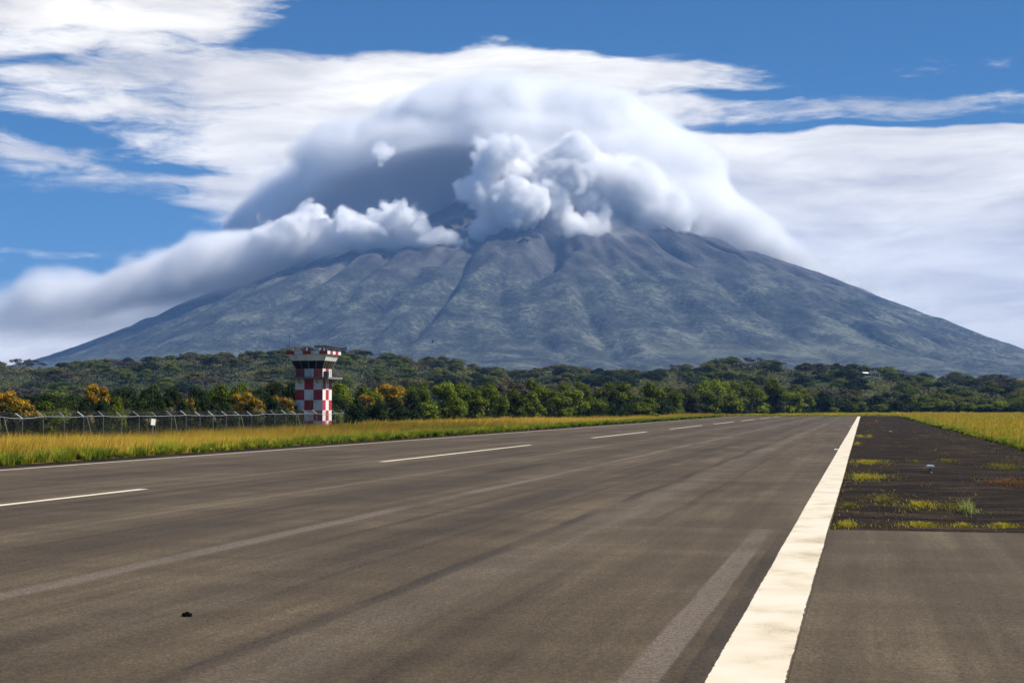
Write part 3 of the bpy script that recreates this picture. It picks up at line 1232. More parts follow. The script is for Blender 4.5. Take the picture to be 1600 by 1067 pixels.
def crown_mesh(name, mat, seed, lobes, n_leaf, leaf, flat=.75, tint=(.5, .22), gold=None):
    """leaf faces spread through a set of lobes (centre, radius); unit-height tree"""
    rng = np.random.default_rng(seed)
    c = np.array([l[0] for l in lobes])
    r = np.array([l[1] for l in lobes])
    pick = rng.choice(len(lobes), n_leaf, p=r ** 2 / (r ** 2).sum())
    d = rng.standard_normal((n_leaf, 3))
    d /= np.linalg.norm(d, axis=1, keepdims=True)
    d[:, 2] = np.where(d[:, 2] < -.35, -d[:, 2] * .6, d[:, 2])
    rad = r[pick] * (1 - .55 * rng.random(n_leaf) ** 1.8) * (1 + .16 * rng.standard_normal(n_leaf))
    P = c[pick] + d * rad[:, None] * np.array([1, 1, flat])
    P[:, 2] = np.maximum(P[:, 2], .015)
    N = d + .5 * rng.standard_normal((n_leaf, 3)) + np.array([0, 0, .2])
    V, F = leaf_quads(P, N, leaf, rng)
    lt = rng.normal(0, .13, len(lobes))
    t = np.clip(tint[0] + lt[pick] + rng.normal(0, tint[1], n_leaf), .02, .98)
    col = np.repeat(np.stack([t, t, t], 1), 4, 0)
    mi = None
    mats = [mat]
    if gold is not None:
        mats = [mat, gold[0]]
        hz = (d[:, 2] + rng.normal(0, .35, n_leaf) + (P[:, 2] - .5))
        mi = (hz > gold[1]).astype(int)
    return mesh_np(name, V, F, mats, mi, colors=col)


def lobes_for(rng, kind, n):
    out = []
    for _ in range(n):
        a = rng.uniform(0, 2 * math.pi)
        if kind == 'round':
            rr = rng.uniform(.05, .36)
            z = .60 + .26 * (1 - (rr / .36) ** 2) * rng.uniform(.3, 1) - .14 * rng.random()
            rad = rng.uniform(.13, .21)
        elif kind == 'bush':
            rr = rng.uniform(.0, .40)
            z = rng.uniform(.14, .82) * (1 - .45 * (rr / .40) ** 2)
            rad = rng.uniform(.13, .22)
        elif kind == 'dome':
            e = math.asin(rng.uniform(0.02, .98))
            rr = .36 * math.cos(e) * rng.uniform(.8, 1.05)
            z = .24 + .52 * math.sin(e)
            rad = rng.uniform(.14, .21)
        elif kind == 'umbrella':
            rr = rng.uniform(.05, .55)
            z = .86 - .22 * (rr / .55) ** 2 - .06 * rng.random()
            rad = rng.uniform(.11, .16)
        else:  # open
            rr = rng.uniform(.08, .42)
            z = rng.uniform(.45, .88) * (1 - .25 * (rr / .42) ** 2)
            rad = rng.uniform(.08, .15)
        out.append(((rr * math.cos(a), rr * math.sin(a), z), rad))
    return out


PROTO = {}


def make_protos():
    spec = {'dark': ('round', L_DARK, 5200, .024, 3), 'green': ('round', L_GREEN, 5200, .024, 3), 'light': ('round', L_LIGHT, 4600, .024, 2),
            'bushdark': ('bush', L_DARK, 5200, .030, 2), 'bushgreen': ('bush', L_GREEN, 5200, .030, 3), 'bushlight': ('bush', L_LIGHT, 4600, .032, 2),
            'olive': ('round', L_OLIVE, 4600, .024, 3), 'umbrella': ('umbrella', L_OLIVE, 4200, .026, 2), 'umbrelladark': ('umbrella', L_DARK, 4200, .026, 2),
            'domeolive': ('dome', L_OLIVE, 5200, .027, 3), 'domegreen': ('dome', L_GREEN, 5200, .027, 3), 'domedark': ('dome', L_DARK, 5200, .027, 3), 'gold': ('open', L_OLIVE, 4200, .022, 3), 'twig': ('dome', L_TWIG, 3400, .020, 3)}
    seed = 100
    for k, (shape, mat, nl, ls, nvar) in spec.items():
        PROTO[k] = []
        for v in range(nvar):
            seed += 1
            rng = random.Random(seed)
            th = {'round': .30, 'bush': .16, 'dome': .2, 'umbrella': .46, 'open': .28}[shape]
            mb, ends = limb_tree(rng, 1.0, .9 if shape == 'umbrella' else .65, rng.choice((4, 5, 6)), th, .026, 2 if k != 'twig' else 3)
            trunk = mb.mesh('trunk', [M_PALEBARK if k in ('twig', 'gold') else M_BARK], True)
            lobes = lobes_for(rng, shape, {'round': 15, 'bush': 17, 'dome': 18, 'umbrella': 20, 'open': 20}[shape])
            if k == 'twig':
                lobes = [((e.x, e.y, e.z), .09) for e in ends]
            crown = crown_mesh('crown', mat, seed, lobes, nl, ls, gold=(L_GOLD, .25) if k == 'gold' else None, flat=.55 if shape == 'umbrella' else .8)
            PROTO[k].append((trunk, crown))


make_protos()
TREE_N = {}


def tree(name, kind, loc, h, w, label, group=None, rng=random):
    v = rng.choice(PROTO[kind])
    o = link(name, None)
    o.location = loc
    o.rotation_euler = (0, 0, rng.uniform(0, 6.28))
    o.scale = (w, w, h)
    tag(o, label, 'tree' if 'shrub' not in name else 'shrub', group)
    link('trunk', v[0], o)
    link('crown', v[1], o)
    return o


def fence_D(px):
    return 64.9 * FPX / (.974 * (1348 - px))


def line_D(px):
    """distance of the front of the wood for a picture column"""
    if px < 520:
        return fence_D(px) + 14
    return float(np.interp(px, [520, 560, 700, 850, 1000, 1030, 1060, 1150, 1240, 1300, 1400, 1650], [205, 232, 285, 335, 388, 440, 520, 545, 640, 690, 700, 690]))


TOP_X = [-60, 0, 50, 100, 200, 300, 360, 400, 450, 540, 620, 700, 750, 800, 850, 900, 950, 1000, 1060, 1100, 1200, 1240, 1270, 1300, 1350, 1400, 1450, 1500, 1600, 1700]
TOP_Y = [594, 597, 600, 600, 590, 590, 592, 588, 584, 588, 590, 593, 585, 587, 590, 583, 590, 594, 591, 586, 587, 597, 612, 616, 611, 614, 612, 616, 618, 618]
ORD = ['first', 'second', 'third', 'fourth', 'fifth', 'sixth', 'seventh', 'eighth', 'ninth', 'tenth', 'eleventh', 'twelfth', 'thirteenth', 'fourteenth', 'fifteenth', 'sixteenth',
       'seventeenth', 'eighteenth', 'nineteenth', 'twentieth']
ORD += ['twenty-' + o for o in ORD[:9]] + ['thirtieth'] + ['thirty-' + o for o in ORD[:9]]
WORDS = {'domeolive': 'olive green domed tree', 'domegreen': 'fresh green domed tree', 'domedark': 'dark green domed tree', 'dark': 'dark green dense tree', 'green': 'mid green leafy tree', 'light': 'pale green leafy tree', 'bushdark': 'dark green bushy tree', 'bushgreen': 'green bushy tree',
         'bushlight': 'bright green bushy tree', 'olive': 'dull olive tree', 'umbrella': 'flat topped olive tree', 'umbrelladark': 'flat topped dark green tree', 'gold': 'golden blossoming tree',
         'twig': 'bare grey brown tree'}
NAMES = {'domeolive': 'domed_tree', 'domegreen': 'domed_tree', 'domedark': 'domed_tree', 'dark': 'broadleaf_tree', 'green': 'broadleaf_tree', 'light': 'broadleaf_tree', 'bushdark': 'bushy_tree', 'bushgreen': 'bushy_tree', 'bushlight': 'bushy_tree',
         'olive': 'olive_tree', 'umbrella': 'umbrella_tree', 'umbrelladark': 'umbrella_tree', 'gold': 'blossom_tree', 'twig': 'bare_tree'}


def plant_front():
    rng = random.Random(77)
    items = []                                               # (px, D, top_y, width_px, kind)
    # trees one can point at
    named = [(25, 0, 594, 75, 'gold'), (150, 8, 589, 52, 'gold'), (292, 4, 604, 30, 'gold'), (388, 3, 600, 60, 'gold'), (441, 5, 602, 52, 'gold'),
             (612, 10, 592, 72, 'gold'), (572, 6, 610, 40, 'gold'), (795, 8, 592, 60, 'twig'), (1082, 0, 628, 22, 'twig'), (528, -9, 638, 26, 'bushlight'),
             (75, 2, 618, 50, 'bushgreen'), (880, 0, 612, 40, 'bushlight'), (1207, -40, 634.5, 12, 'bushdark'), (1058, 0, 620, 26, 'bushlight'), (1010, -12, 617, 46, 'bushgreen')]
    for px, dd, ty, wpx, kd in named:
        items.append((px, line_D(px) + dd, ty, wpx, kd))
    px = -45.0
    while px < 1650:
        D0 = line_D(px)
        right = px > 1250
        ty = float(np.interp(px, TOP_X, TOP_Y))
        # front rank: lower, bushy
        step = 30 if px < 1000 else 26
        dark = .75 if px < 560 else (.45 if px < 700 else .2)
        kd = 'bushdark' if rng.random() < dark else rng.choice(('bushgreen', 'bushgreen', 'bushlight', 'green'))
        if right:
            kd = rng.choice(('bushgreen', 'bushlight', 'bushdark', 'light'))
        base_y = 636 + (CAMZ - .9) * FPX / D0
        tall = (base_y - ty)
        items.append((px + rng.uniform(-6, 6), D0 + rng.uniform(0, 6), ty + tall * rng.uniform(.22, .5), rng.uniform(38, 58) * (.75 if right else 1), kd))
        # back rank: full height
        kd = rng.choice(('dark', 'dark', 'green', 'dark')) if px < 560 else rng.choice(('green', 'green', 'dark', 'light', 'green', 'olive'))
        if right:
            kd = rng.choice(('domeolive', 'green', 'domedark', 'domegreen'))
        items.append((px + step * .5 + rng.uniform(-8, 8), D0 + rng.uniform(14, 34), ty + rng.uniform(-4, 7), rng.uniform(46, 70) * (.75 if right else 1), kd))
        px += step + rng.uniform(-3, 5)
    items.sort()
    # labels: by kind, counted from the control tower outwards to either side
    count = {}
    lab = {}
    for side in (-1, 1):
        for it in sorted((i for i in items if (i[0] - 490) * side >= 0), key=lambda i: abs(i[0] - 490)):
            if it[0] > 1250:
                key = (it[4], 2)
                n = count[key] = count.get(key, 0) + 1
                where = 'beyond the runway end, from the left'
            else:
                key = (it[4], side)
                n = count[key] = count.get(key, 0) + 1
                where = 'left of the control tower' if side < 0 else 'right of the control tower'
            lab[it] = f'{ORD[min(n, 39) - 1]} {WORDS[it[4]]} {where}'
    for it in items:
        px, D, ty, wpx, kd = it
        p = at(px, 636, D)
        z = float(hill_height(px, D)) if D > 520 else -.05
        ztop = CAMZ + (636 - ty) * D / FPX
        h = max(1.2, ztop - z)
        wd = wpx / FPX * D
        tree(NAMES[kd], kd, (p.x, p.y, z - .02 * h), h, wd, lab[it], 'trees at the edge of the airfield', rng)


plant_front()


def plant_hills():
    rng = random.Random(31)
    kinds = ['domeolive'] * 9 + ['domegreen'] * 6 + ['domedark'] * 6 + ['twig'] * 4 + ['green', 'olive', 'umbrella', 'umbrelladark', 'gold']
    pts = []
    tries = 0
    while len(pts) < 400 and tries < 20000:
        tries += 1
        D = 640 + 900 * rng.random() ** .8
        px = rng.uniform(-40, 1640)
        if D < line_D(px) + 60:
            continue
        if 1335 < px < 1385 and 1150 < D < 1330:               # clearing with the hut
            continue
        s = px / FPX * D
        if any((s - a) ** 2 + ((D - b) * .5) ** 2 < 7.5 ** 2 for a, b, _ in pts):
            continue
        pts.append((s, D, px))
    where = [(-200, 300, 'above the fence from left'), (300, 460, 'left of tower from left'), (460, 700, 'right of tower from left'), (700, 1000, 'mid picture from left'),
             (1000, 1270, 'before runway end from left'), (1270, 1410, 'near white hut from left'), (1410, 1800, 'at far right from left')]
    seen = {}
    for s, D, px in sorted(pts, key=lambda q: q[2]):
        kd = rng.choice(kinds)
        h = rng.uniform(8, 13) * (.85 if kd == 'gold' else 1)
        w = h * rng.uniform(1.25, 1.8)
        spot = next(n for a, b, n in where if a <= px < b)
        depth = 'high' if D > 1150 else 'low'
        seen[kd, depth, spot] = seen.get((kd, depth, spot), 0) + 1
        tree(NAMES[kd], kd, hill_point(px, D), h, w, f'{ORD[seen[kd, depth, spot] - 1]} {WORDS[kd]} {depth} on rise {spot}', 'trees on the wooded rise', rng)
    # the lone flat-topped tree and others that break the skyline
    for px, ty, wpx, kd, lb in ((172, 560, 24, 'umbrella', 'lone flat topped tree on the skyline at the left'), (420, 547, 34, 'dark', 'dark round tree on the skyline left of the tower'),
                                (560, 547, 30, 'twig', 'bare tree on the skyline right of the tower top'), (708, 563, 30, 'umbrelladark', 'dark flat topped tree alone on the middle skyline'),
                                (885, 571, 50, 'umbrelladark', 'wide dark flat topped tree on the middle skyline'), (1133, 561, 44, 'umbrelladark', 'widest dark tree on the knoll left of the runway end'),
                                (1176, 557, 30, 'twig', 'bare brown tree crowning the knoll left of the runway end'), (1200, 563, 50, 'umbrelladark', 'dark tree on the right shoulder of the knoll'),
                                (1330, 566, 40, 'dark', 'dark tree on the skyline just left of the white hut'), (1385, 572, 34, 'olive', 'olive tree on the skyline just right of the white hut')):
        D = 1430.0
        p = hill_point(px, D)
        h = CAMZ + (636 - ty) * D / FPX - p.z
        tree(NAMES[kd], kd, p, max(9, h), wpx / FPX * D, lb, 'trees on the wooded rise', rng)


plant_hills()


def cards(name, P, N, size, tints, mat, seed, **props):
    rng = np.random.default_rng(seed)
    V, F = leaf_quads(P, N, size, rng)
    col = np.repeat(np.stack([tints] * 3, 1), 4, 0)
    return link(name, mesh_np(name, V, F, [mat], colors=col), **props)


def build_undergrowth():
    rng = np.random.default_rng(8)
    # leafy scrub filling the wood's edge from the ground up
    n = 90000
    px = rng.uniform(-60, 1660, n)
    D = np.array([line_D(x) for x in px]) + rng.uniform(-1, 26, n)
    clump = lattice((1720, 40), (260, 10), rng)
    c = clump[np.clip((px + 60).astype(int), 0, 1719), np.clip(((D % 40)).astype(int), 0, 39)]
    hmax = np.clip((1.6 + 1.7 * c) * np.clip(D / 220, .8, 2), .3, 6)
    z = hmax * rng.random(n) ** .7
    g = np.where(D > 520, hill_height(px, D), -.05)
    S = (px - 800) / FPX * D
    P = np.stack([RIGHT[0] * S + FWD[0] * D, RIGHT[1] * S + FWD[1] * D, g + z], 1)
    N = rng.standard_normal((n, 3)) + np.array([0, -.3, .6])
    t = np.clip(.42 + .25 * c + rng.normal(0, .2, n), .02, .98)
    cards('undergrowth', P, N, .16 * D / 220, t, L_DARK, 1, kind='stuff', label='dark leafy undergrowth along the edge of the wood', category='undergrowth')
    # canopy of the far wood between the trees one can tell apart
    n = 150000
    px = rng.uniform(-80, 1680, n)
    D = rng.uniform(620, 1560, n)
    ld = np.array([line_D(x) for x in px])
    keep = (D > ld + 30) & ~((px > 1338) & (px < 1380) & (D > 1180) & (D < 1320))
    px, D = px[keep], D[keep]
    cl = lattice((880, 300), (150, 60), rng)
    c = cl[np.clip(((px + 80) / 2).astype(int), 0, 879), np.clip(((D - 620) / 940 * 299).astype(int), 0, 299)]
    hmax = np.clip(2.6 + 2.4 * c, .4, 7)
    z = hmax * rng.random(len(px)) ** .45
    S = (px - 800) / FPX * D
    P = np.stack([RIGHT[0] * S + FWD[0] * D, RIGHT[1] * S + FWD[1] * D, hill_height(px, D) + z], 1)
    N = rng.standard_normal((len(px), 3)) * .8 + np.array([0, -.2, .8])
    t = np.clip(.45 + .22 * c + rng.normal(0, .2, len(px)), .02, .98)
    k = lattice((880, 300), (40, 14), rng)[np.clip(((px + 80) / 2).astype(int), 0, 879), np.clip(((D - 620) / 940 * 299).astype(int), 0, 299)]
    for nm, sel, mat, sd in (('forest', k > .0, L_OLIVE, 2), ('forest', (k <= .0) & (k > -.65), L_DARK, 3), ('forest', k <= -.65, L_OLIVE, 4)):
        lb = {2: 'olive scrub forest filling the wooded rise', 3: 'dark green forest filling the wooded rise', 4: 'scattered olive thickets low on the wooded rise'}[sd]
        cards(nm, P[sel], N[sel], .75, t[sel], mat, sd, kind='stuff', label=lb, category='forest')


build_undergrowth()


# ------------------------------------------------------------------ grass
def blade_mesh(name, P, H, Wd, lean, az, tint, mat, seed, **props):
    """three-cornered stems with a bend, one per row"""
    n = len(P)
    rng = np.random.default_rng(seed)
    fa = rng.uniform(0, 2 * math.pi, n)
    side = np.stack([np.cos(fa), np.sin(fa), np.zeros(n)], 1) * (Wd / 2)[:, None]
    ld = np.stack([np.cos(az), np.sin(az), np.zeros(n)], 1)
    mid = P + ld * (lean * H * .28)[:, None] + np.array([0, 0, 1]) * (H * .55)[:, None]
    tip = P + ld * (lean * H)[:, None] + np.array([0, 0, 1]) * (H * np.sqrt(np.clip(1 - lean ** 2 * .6, .1, 1)))[:, None]
    V = np.stack([P - side, P + side, mid + side * .8, mid - side * .8, tip], 1).reshape(-1, 3)
    b = np.arange(n)[:, None] * 5
    F = np.concatenate([b + np.array([0, 1, 2]), b + np.array([0, 2, 3]), b + np.array([3, 2, 4])], 0)
    col = np.repeat(tint, 5, 0)
    return link(name, mesh_np(name, V, F, [mat], colors=col), **props)


def grass_mat():
    m, w = material('grass_stems')
    a = w.n('ShaderNodeAttribute', attribute_name='tint')
    b = w.n('ShaderNodeBsdfPrincipled')
    w.l(a.outputs['Color'], b.inputs['Base Color'])
    b.inputs['Roughness'].default_value = .6
    b.inputs['Specular IOR Level'].default_value = .2
    tr = w.n('ShaderNodeBsdfTranslucent')
    w.l(a.outputs['Color'], tr.inputs['Color'])
    mx = w.n('ShaderNodeMixShader')
    mx.inputs[0].default_value = .4
    w.l(b.outputs[0], mx.inputs[1])
    w.l(tr.outputs[0], mx.inputs[2])
    o = w.n('ShaderNodeOutputMaterial')
    w.l(mx.outputs[0], o.inputs['Surface'])
    return m


M_GRASS = grass_mat()
GOLD, GREEN, LIME, RUSTY = np.array([.68, .45, .045]), np.array([.15, .22, .016]), np.array([.45, .42, .03]), np.array([.44, .22, .045])


def grass_area(name, n, x0, x1, y0, y1, hrange, seed, mixfn, label, wscale=1.0, lean=.28, cond=None):
    rng = np.random.default_rng(seed)
    Y = y0 * (y1 / y0) ** rng.random(n)
    X = rng.uniform(x0, x1, n)
    D = Y
    tx = lattice((400, 400), (60, 60), rng)
    ix, iy = np.clip((X - x0) / (x1 - x0) * 399, 0, 399).astype(int), np.clip(np.log(Y / y0) / math.log(y1 / y0) * 399, 0, 399).astype(int)
    patch = tx[ix, iy]
    t2 = lattice((400, 400), (140, 140), rng)[ix, iy]
    H = rng.uniform(*hrange, n) * np.clip(1 + .4 * patch + .35 * t2, .3, 2)
    Wd = .022 * np.clip(D / 90, .8, 5) * wscale * rng.uniform(.7, 1.4, n)
    az = rng.normal(.35, .8, n)
    col = mixfn(X, Y, patch, t2, rng)
    col = np.clip(col * rng.uniform(.65, 1.35, (n, 1)), 0, 1)
    P = np.stack([X, Y, np.full(n, -.06)], 1)
    if cond is not None:
        k = cond(X, Y)
        P, H, Wd, az, col = P[k], H[k], Wd[k], az[k], col[k]
    le = np.clip(rng.normal(lean, .15, len(P)), 0, .85)
    return blade_mesh(name, P, H, Wd, le, az, col, M_GRASS, seed, kind='stuff', label=label, category='grass')


def lerp3(a, b, t):
    return a * (1 - t[:, None]) + b * t[:, None]


def mix_left(X, Y, p, q, rng):
    t = np.clip(.55 + .7 * p + .5 * q, 0, 1)
    c = lerp3(GREEN * 1.7, GOLD, t)
    return np.where((rng.random(len(X)) < .15 + .3 * (q > .3))[:, None], RUSTY, c)


def mix_right(X, Y, p, q, rng):
    t = np.clip(.55 + .35 * p + .3 * q, 0, 1)
    return lerp3(LIME, GOLD, t)


def mix_lime(X, Y, p, q, rng):
    t = np.clip(.35 + .5 * p + .3 * q, 0, 1)
    return lerp3(LIME * np.array([.8, 1, 1]), GOLD, t)


grass_area('grass', 190000, -67, -44.6, 62, 520, (.45, 1.0), 41, mix_left, 'tall golden grass between the runway and the fence')
grass_area('grass', 60000, -110, -66, 150, 420, (.6, 1.0), 42, mix_right, 'yellow grass beyond the tower in front of the wood', 1.4,
           cond=lambda X, Y: (Y > 190) & (X > -67 - (Y - 190) * .25))
grass_area('grass', 120000, 11.4, 70, 95, 690, (.65, 1.0), 43, mix_right, 'tall yellow grass field right of the dark soil strip', 1.2, cond=lambda X, Y: X < Y * .125 + 6)
grass_area('grass', 80000, -150, 70, 506, 700, (.45, .75), 44, mix_lime, 'yellow green grass beyond the end of the runway', 1.5)


def clump_row(name, seed, xc, y0, y1, spread, label, hh, cols, inward):
    rng = np.random.default_rng(seed)
    Ps, Hs, Ws, As, Cs, Ls = [], [], [], [], [], []
    y = y0
    while y < y1:
        for r in range(4):
            if rng.random() < .25:
                continue
            cx = xc + inward * (r * .8 + rng.uniform(-.5, .7))
            cyy = y + rng.uniform(-.9, .9)
            size = rng.uniform(.3, 1.1)
            n = int(70 + 70 * size)
            a = rng.uniform(0, 2 * math.pi, n)
            rr = .30 * size * np.sqrt(rng.random(n))
            Ps.append(np.stack([cx + rr * np.cos(a), cyy + rr * np.sin(a), np.full(n, -.05)], 1))
            Hs.append(hh * size * rng.uniform(.6, 1.15, n))
            Ws.append(np.full(n, .028 * max(1, y / 110)))
            As.append(a + rng.normal(0, .4, n))
            Ls.append(np.clip(rng.normal(.5, .2, n), 0, .9))
            k = np.clip(rng.normal(.4, .3), 0, 1)
            Cs.append((cols[0] * (1 - k) + cols[1] * k)[None, :] * rng.uniform(.6, 1.4, (n, 1)))
        y += rng.uniform(.7, 1.5) * spread * max(1, y / 200)
    P = np.concatenate(Ps)
    blade_mesh(name, P, np.concatenate(Hs), np.concatenate(Ws), np.concatenate(Ls), np.concatenate(As), np.clip(np.concatenate(Cs), 0, 1), M_GRASS, seed, kind='stuff', label=label, category='grass')


clump_row('grass', 51, -43.4, 50, 480, .75, 'lush green grass clumps along the left verge of the runway', .78, (GREEN * 1.1, np.array([.40, .38, .03])), -1)
clump_row('grass', 52, 11.3, 95, 480, 1.2, 'green grass clumps edging the dark soil strip on the right', .6, (GREEN, LIME), 1)


# ------------------------------------------------------------------ weeds on the dark soil strip
LOOSE = []


def weed_patch(px, py, wpx, hpx, label, col, seed, hh=.11):
    rng = np.random.default_rng(seed)
    D = CAMZ * FPX / (py - 636)
    p = at(px, 636, D)
    k = D / FPX
    wx = wpx * k / 2
    wy = max(.15, hpx * D * D / (FPX * CAMZ) / 2)
    n = int(np.clip(760 * wx * 2, 160, 2000))
    m = max(3, int(wx * 7))
    cc = np.stack([rng.uniform(-wx, wx, m), rng.uniform(-wy, wy, m)], 1) * .6
    i = rng.integers(0, m, n)
    xy = cc[i] + rng.normal(0, .07, (n, 2))
    ea = rng.uniform(0, 6.283, n)
    er = np.sqrt(rng.random(n)) * (.62 + .22 * np.sin(ea * 3 + rng.uniform(0, 6)) + .16 * np.sin(ea * 5 + rng.uniform(0, 6)))
    el = np.stack([er * np.cos(ea) * wx, er * np.sin(ea) * wy], 1)
    xy = np.where(rng.random((n, 1)) < .8, el, xy)
    az = np.arctan2(xy[:, 1] - cc[i, 1], xy[:, 0] - cc[i, 0]) + rng.normal(0, .5, n)
    P = np.stack([xy[:, 0], xy[:, 1], np.zeros(n)], 1)
    c = np.clip(col[None, :] * rng.uniform(.55, 1.4, (n, 1)), 0, 1)
    o = blade_mesh('weed_patch', P, hh * rng.uniform(.3, 1.5, n), np.full(n, .016 + D * .0001), np.clip(rng.normal(.6, .2, n), 0, .9), az, c, M_GRASS, seed)
    o.location = (p.x, p.y, -.04)
    tag(o, label, 'weeds', 'weeds on the dark soil strip')
    q = rng.normal(0, .75, (n // 2, 2)) * np.array([max(wx, .3), max(wy, .3)])
    LOOSE.append((np.stack([p.x + q[:, 0], p.y + q[:, 1], np.full(n // 2, -.04)], 1), np.repeat(col[None], n // 2, 0)))


YG, OG, BG = np.array([.42, .35, .03]), np.array([.20, .17, .03]), np.array([.21, .10, .035])
for i, a in enumerate([(1357, 721, 46, 6, 'low yellow weed patch against the white line, level with the nearest runway light', YG),
                       (1352, 744, 62, 10, 'largest yellow weed patch beside the white line', YG),
                       (1436, 787, 38, 8, 'yellow weed patch in the middle of the soil in front of the nearest light', YG),
                       (1511, 797, 16, 8, 'small upright pale weed tuft on the right part of the soil', np.array([.33, .36, .10]), .32),
                       (1321, 817, 26, 9, 'bright weed tuft in the corner of white line and asphalt', YG),
                       (1436, 819, 44, 4, 'weed strip growing along the asphalt edge in the middle', YG),
                       (1503, 820, 14, 4, 'short weed tuft at the asphalt edge right of the middle', YG),
                       (1567, 821, 30, 5, 'weed tuft at the asphalt edge nearest the right border', YG),
                       (1326, 789, 20, 5, 'dull weed tuft beside the white line before the asphalt corner', OG),
                       (1378, 778, 40, 12, 'sparse brownish weeds between the line and the middle tuft', OG),
                       (1430, 720, 10, 4, 'tiny weed tuft just left of the nearest runway light', OG),
                       (1482, 719, 28, 4, 'thin weed patch just right of the nearest runway light', OG),
                       (1566, 728, 50, 8, 'loose green weeds near the right border', OG),
                       (1572, 752, 60, 12, 'reddish brown dry weeds near the right border', BG),
                       (1486, 790, 36, 8, 'thin dry weeds left of the pale upright tuft', OG),
                       (1343, 681, 14, 4, 'small round yellow weed tuft far along the white line', YG),
                       (1358, 681, 8, 4, 'narrow yellow weed tuft just off the white line', YG),
                       (1339, 693, 9, 5, 'lone bright weed tuft touching the far white line', YG),
                       (1365, 661, 50, 3, 'rusty weed band across the far soil strip', BG)]):
    weed_patch(*a[:6], 200 + i, *(a[6:]))


M_STONE = paint_mat('basalt_gravel', (.07, .055, .045), (.02, .015, .012), .7, .95, 4)


def build_stones():
    rng = np.random.default_rng(61)
    n = 3200
    Y = 38.2 * (300 / 38.2) ** (rng.random(n) ** 1.4)
    X = rng.uniform(-.7, 11.3, n)
    base = np.array([[1, 0, 0], [-1, 0, 0], [0, 1, 0], [0, -1, 0], [0, 0, 1], [0, 0, -1]], float)
    tri = np.array([[0, 2, 4], [2, 1, 4], [1, 3, 4], [3, 0, 4], [2, 0, 5], [1, 2, 5], [3, 1, 5], [0, 3, 5]])
    s = .010 + .035 * rng.random(n) ** 3
    V = base[None] * s[:, None, None] * rng.uniform(.6, 1.3, (n, 6, 1)) * np.array([1.3, 1, .7]) + np.stack([X, Y, np.full(n, -.03)], 1)[:, None, :]
    F = (tri[None] + np.arange(n)[:, None, None] * 6).reshape(-1, 3)
    link('gravel', mesh_np('gravel', V.reshape(-1, 3), F, [M_STONE]), kind='stuff', label='dark gravel strewn over the soil strip', category='gravel')
    # straggling thin weeds
    n = 16000
    Y = 38.5 * (330 / 38.5) ** (rng.random(n))
    X = rng.uniform(-.75, 11.3, n)
    pt = lattice((300, 300), (30, 60), rng)[np.clip((X + .75) / 12.1 * 299, 0, 299).astype(int), np.clip(np.log(Y / 38.5) / math.log(330 / 38.5) * 299, 0, 299).astype(int)]
    k = (pt + .9 * np.exp(-(X + .75) / .8) * rng.random(n) + .3 * np.clip((X - 6) / 5, 0, 1)) > .38
    P = np.stack([X, Y, np.full(n, -.04)], 1)[k]
    m = len(P)
    col = np.where(rng.random((m, 1)) < .5, YG, np.where(rng.random((m, 1)) < .5, OG, BG)) * rng.uniform(.5, 1.3, (m, 1))
    P = np.concatenate([P] + [a for a, _ in LOOSE])
    col = np.concatenate([col] + [c for _, c in LOOSE]) * rng.uniform(.6, 1.2, (len(P), 1))
    ok = P[:, 0] > -.8
    P, col = P[ok], col[ok]
    m = len(P)
    blade_mesh('weeds', P, rng.uniform(.05, .14, m), np.full(m, .02), np.clip(rng.normal(.6, .2, m), 0, .9), rng.uniform(0, 6.28, m), col, M_GRASS, 62, kind='stuff',
               label='thin straggling weeds scattered over the dark soil', category='weeds')


build_stones()


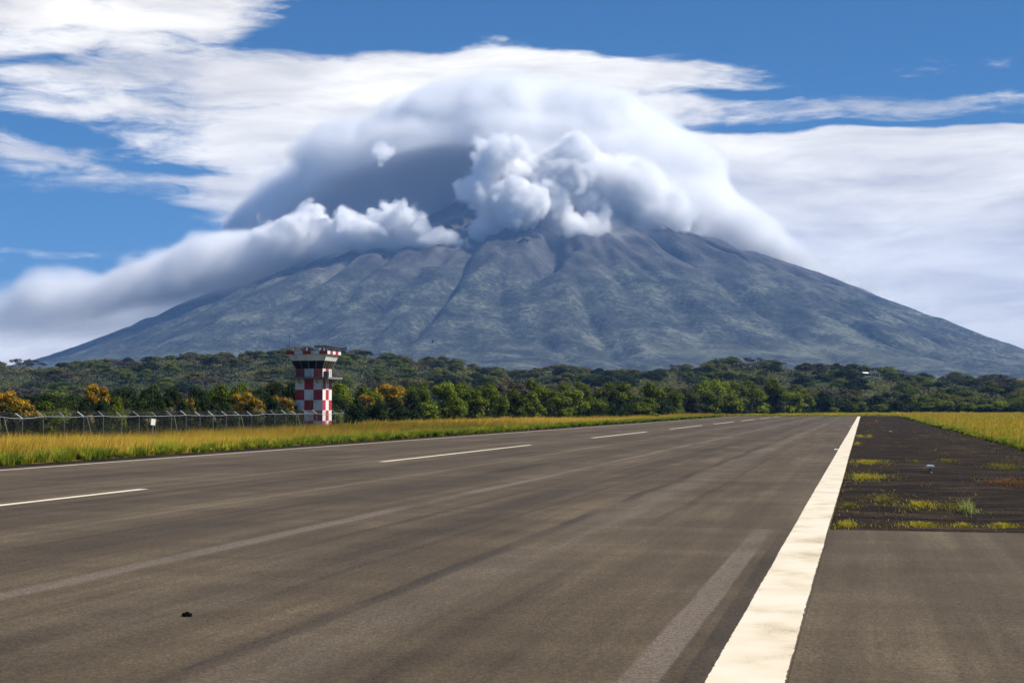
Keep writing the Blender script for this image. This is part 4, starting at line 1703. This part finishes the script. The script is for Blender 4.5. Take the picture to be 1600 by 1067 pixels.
# ------------------------------------------------------------------ hut on the rise and birds in the air
def build_hut():
    D = 1240.0
    p = hill_point(1352, D)
    t = link('hillside_hut', None)
    t.location = p
    t.rotation_euler = (0, 0, YAW + .25)
    tag(t, 'small white hut in a clearing on the wooded rise', 'hut')
    z = max(0.0, CAMZ + (636 - 588) * D / FPX - p.z)
    f = MB()
    f.box((0, 0, z / 2 - 1), (7, 5, z + 2))
    f.build('footing', M_CONC, t)
    b = MB()
    b.box((0, 0, z + 1.2), (4.6, 3.6, 2.4))
    b.build('wall', M_WHITE, t)
    b = MB()
    for s in (-1, 1):
        b.quad([(-2.7, s * 2.2, z + 2.35), (2.7, s * 2.2, z + 2.35), (2.7, 0, z + 3.5), (-2.7, 0, z + 3.5)][::s])
    for s in (-1, 1):
        b.quad([(s * 2.3, -1.8, z + 2.4), (s * 2.3, 1.8, z + 2.4), (s * 2.3, 0, z + 3.4)])
    b.build('roof', M_WHITE, t)
    b = MB()
    b.box((.6, -1.82, z + 1.0), (.9, .06, 2.0))
    b.build('door', M_DARK, t)
    b = MB()
    b.box((-1.2, -1.82, z + 1.4), (.9, .06, .9))
    b.build('window', M_GLASS, t)


build_hut()


def bird(px, py, D, span, roll, label):
    b = MB()
    s = span / 2
    b.tube((0, -.28 * s, 0), (0, .30 * s, .02), .02 * s, .07 * s, 6)
    b.tube((0, .30 * s, .02), (0, .46 * s, 0), .07 * s, .02 * s, 6)
    b.quad([(-.05 * s, -.28 * s, 0), (.05 * s, -.28 * s, 0), (.12 * s, -.5 * s, 0), (-.12 * s, -.5 * s, 0)])
    for sd in (-1, 1):
        b.quad([(0, .2 * s, .03), (sd * .5 * s, .25 * s, .18 * s), (sd * .5 * s, -.05 * s, .18 * s), (0, -.12 * s, .03)])
        b.quad([(sd * .5 * s, .25 * s, .18 * s), (sd * s, .05 * s, .12 * s), (sd * .95 * s, -.12 * s, .12 * s), (sd * .5 * s, -.05 * s, .18 * s)])
    o = b.build('bird', M_DARK)
    o.location = at(px, py, D)
    o.rotation_euler = (.35, roll, 2.1)
    tag(o, label, 'bird', 'birds circling in front of the volcano')


bird(572, 254, 700, 1.3, .5, 'tiny dark bird highest up, against the shaded cloud')
bird(906, 354, 640, 1.2, -.4, 'tiny dark bird against the white cloud right of the middle')
bird(676, 534, 420, 1.5, .6, 'dark bird low over the middle skyline')
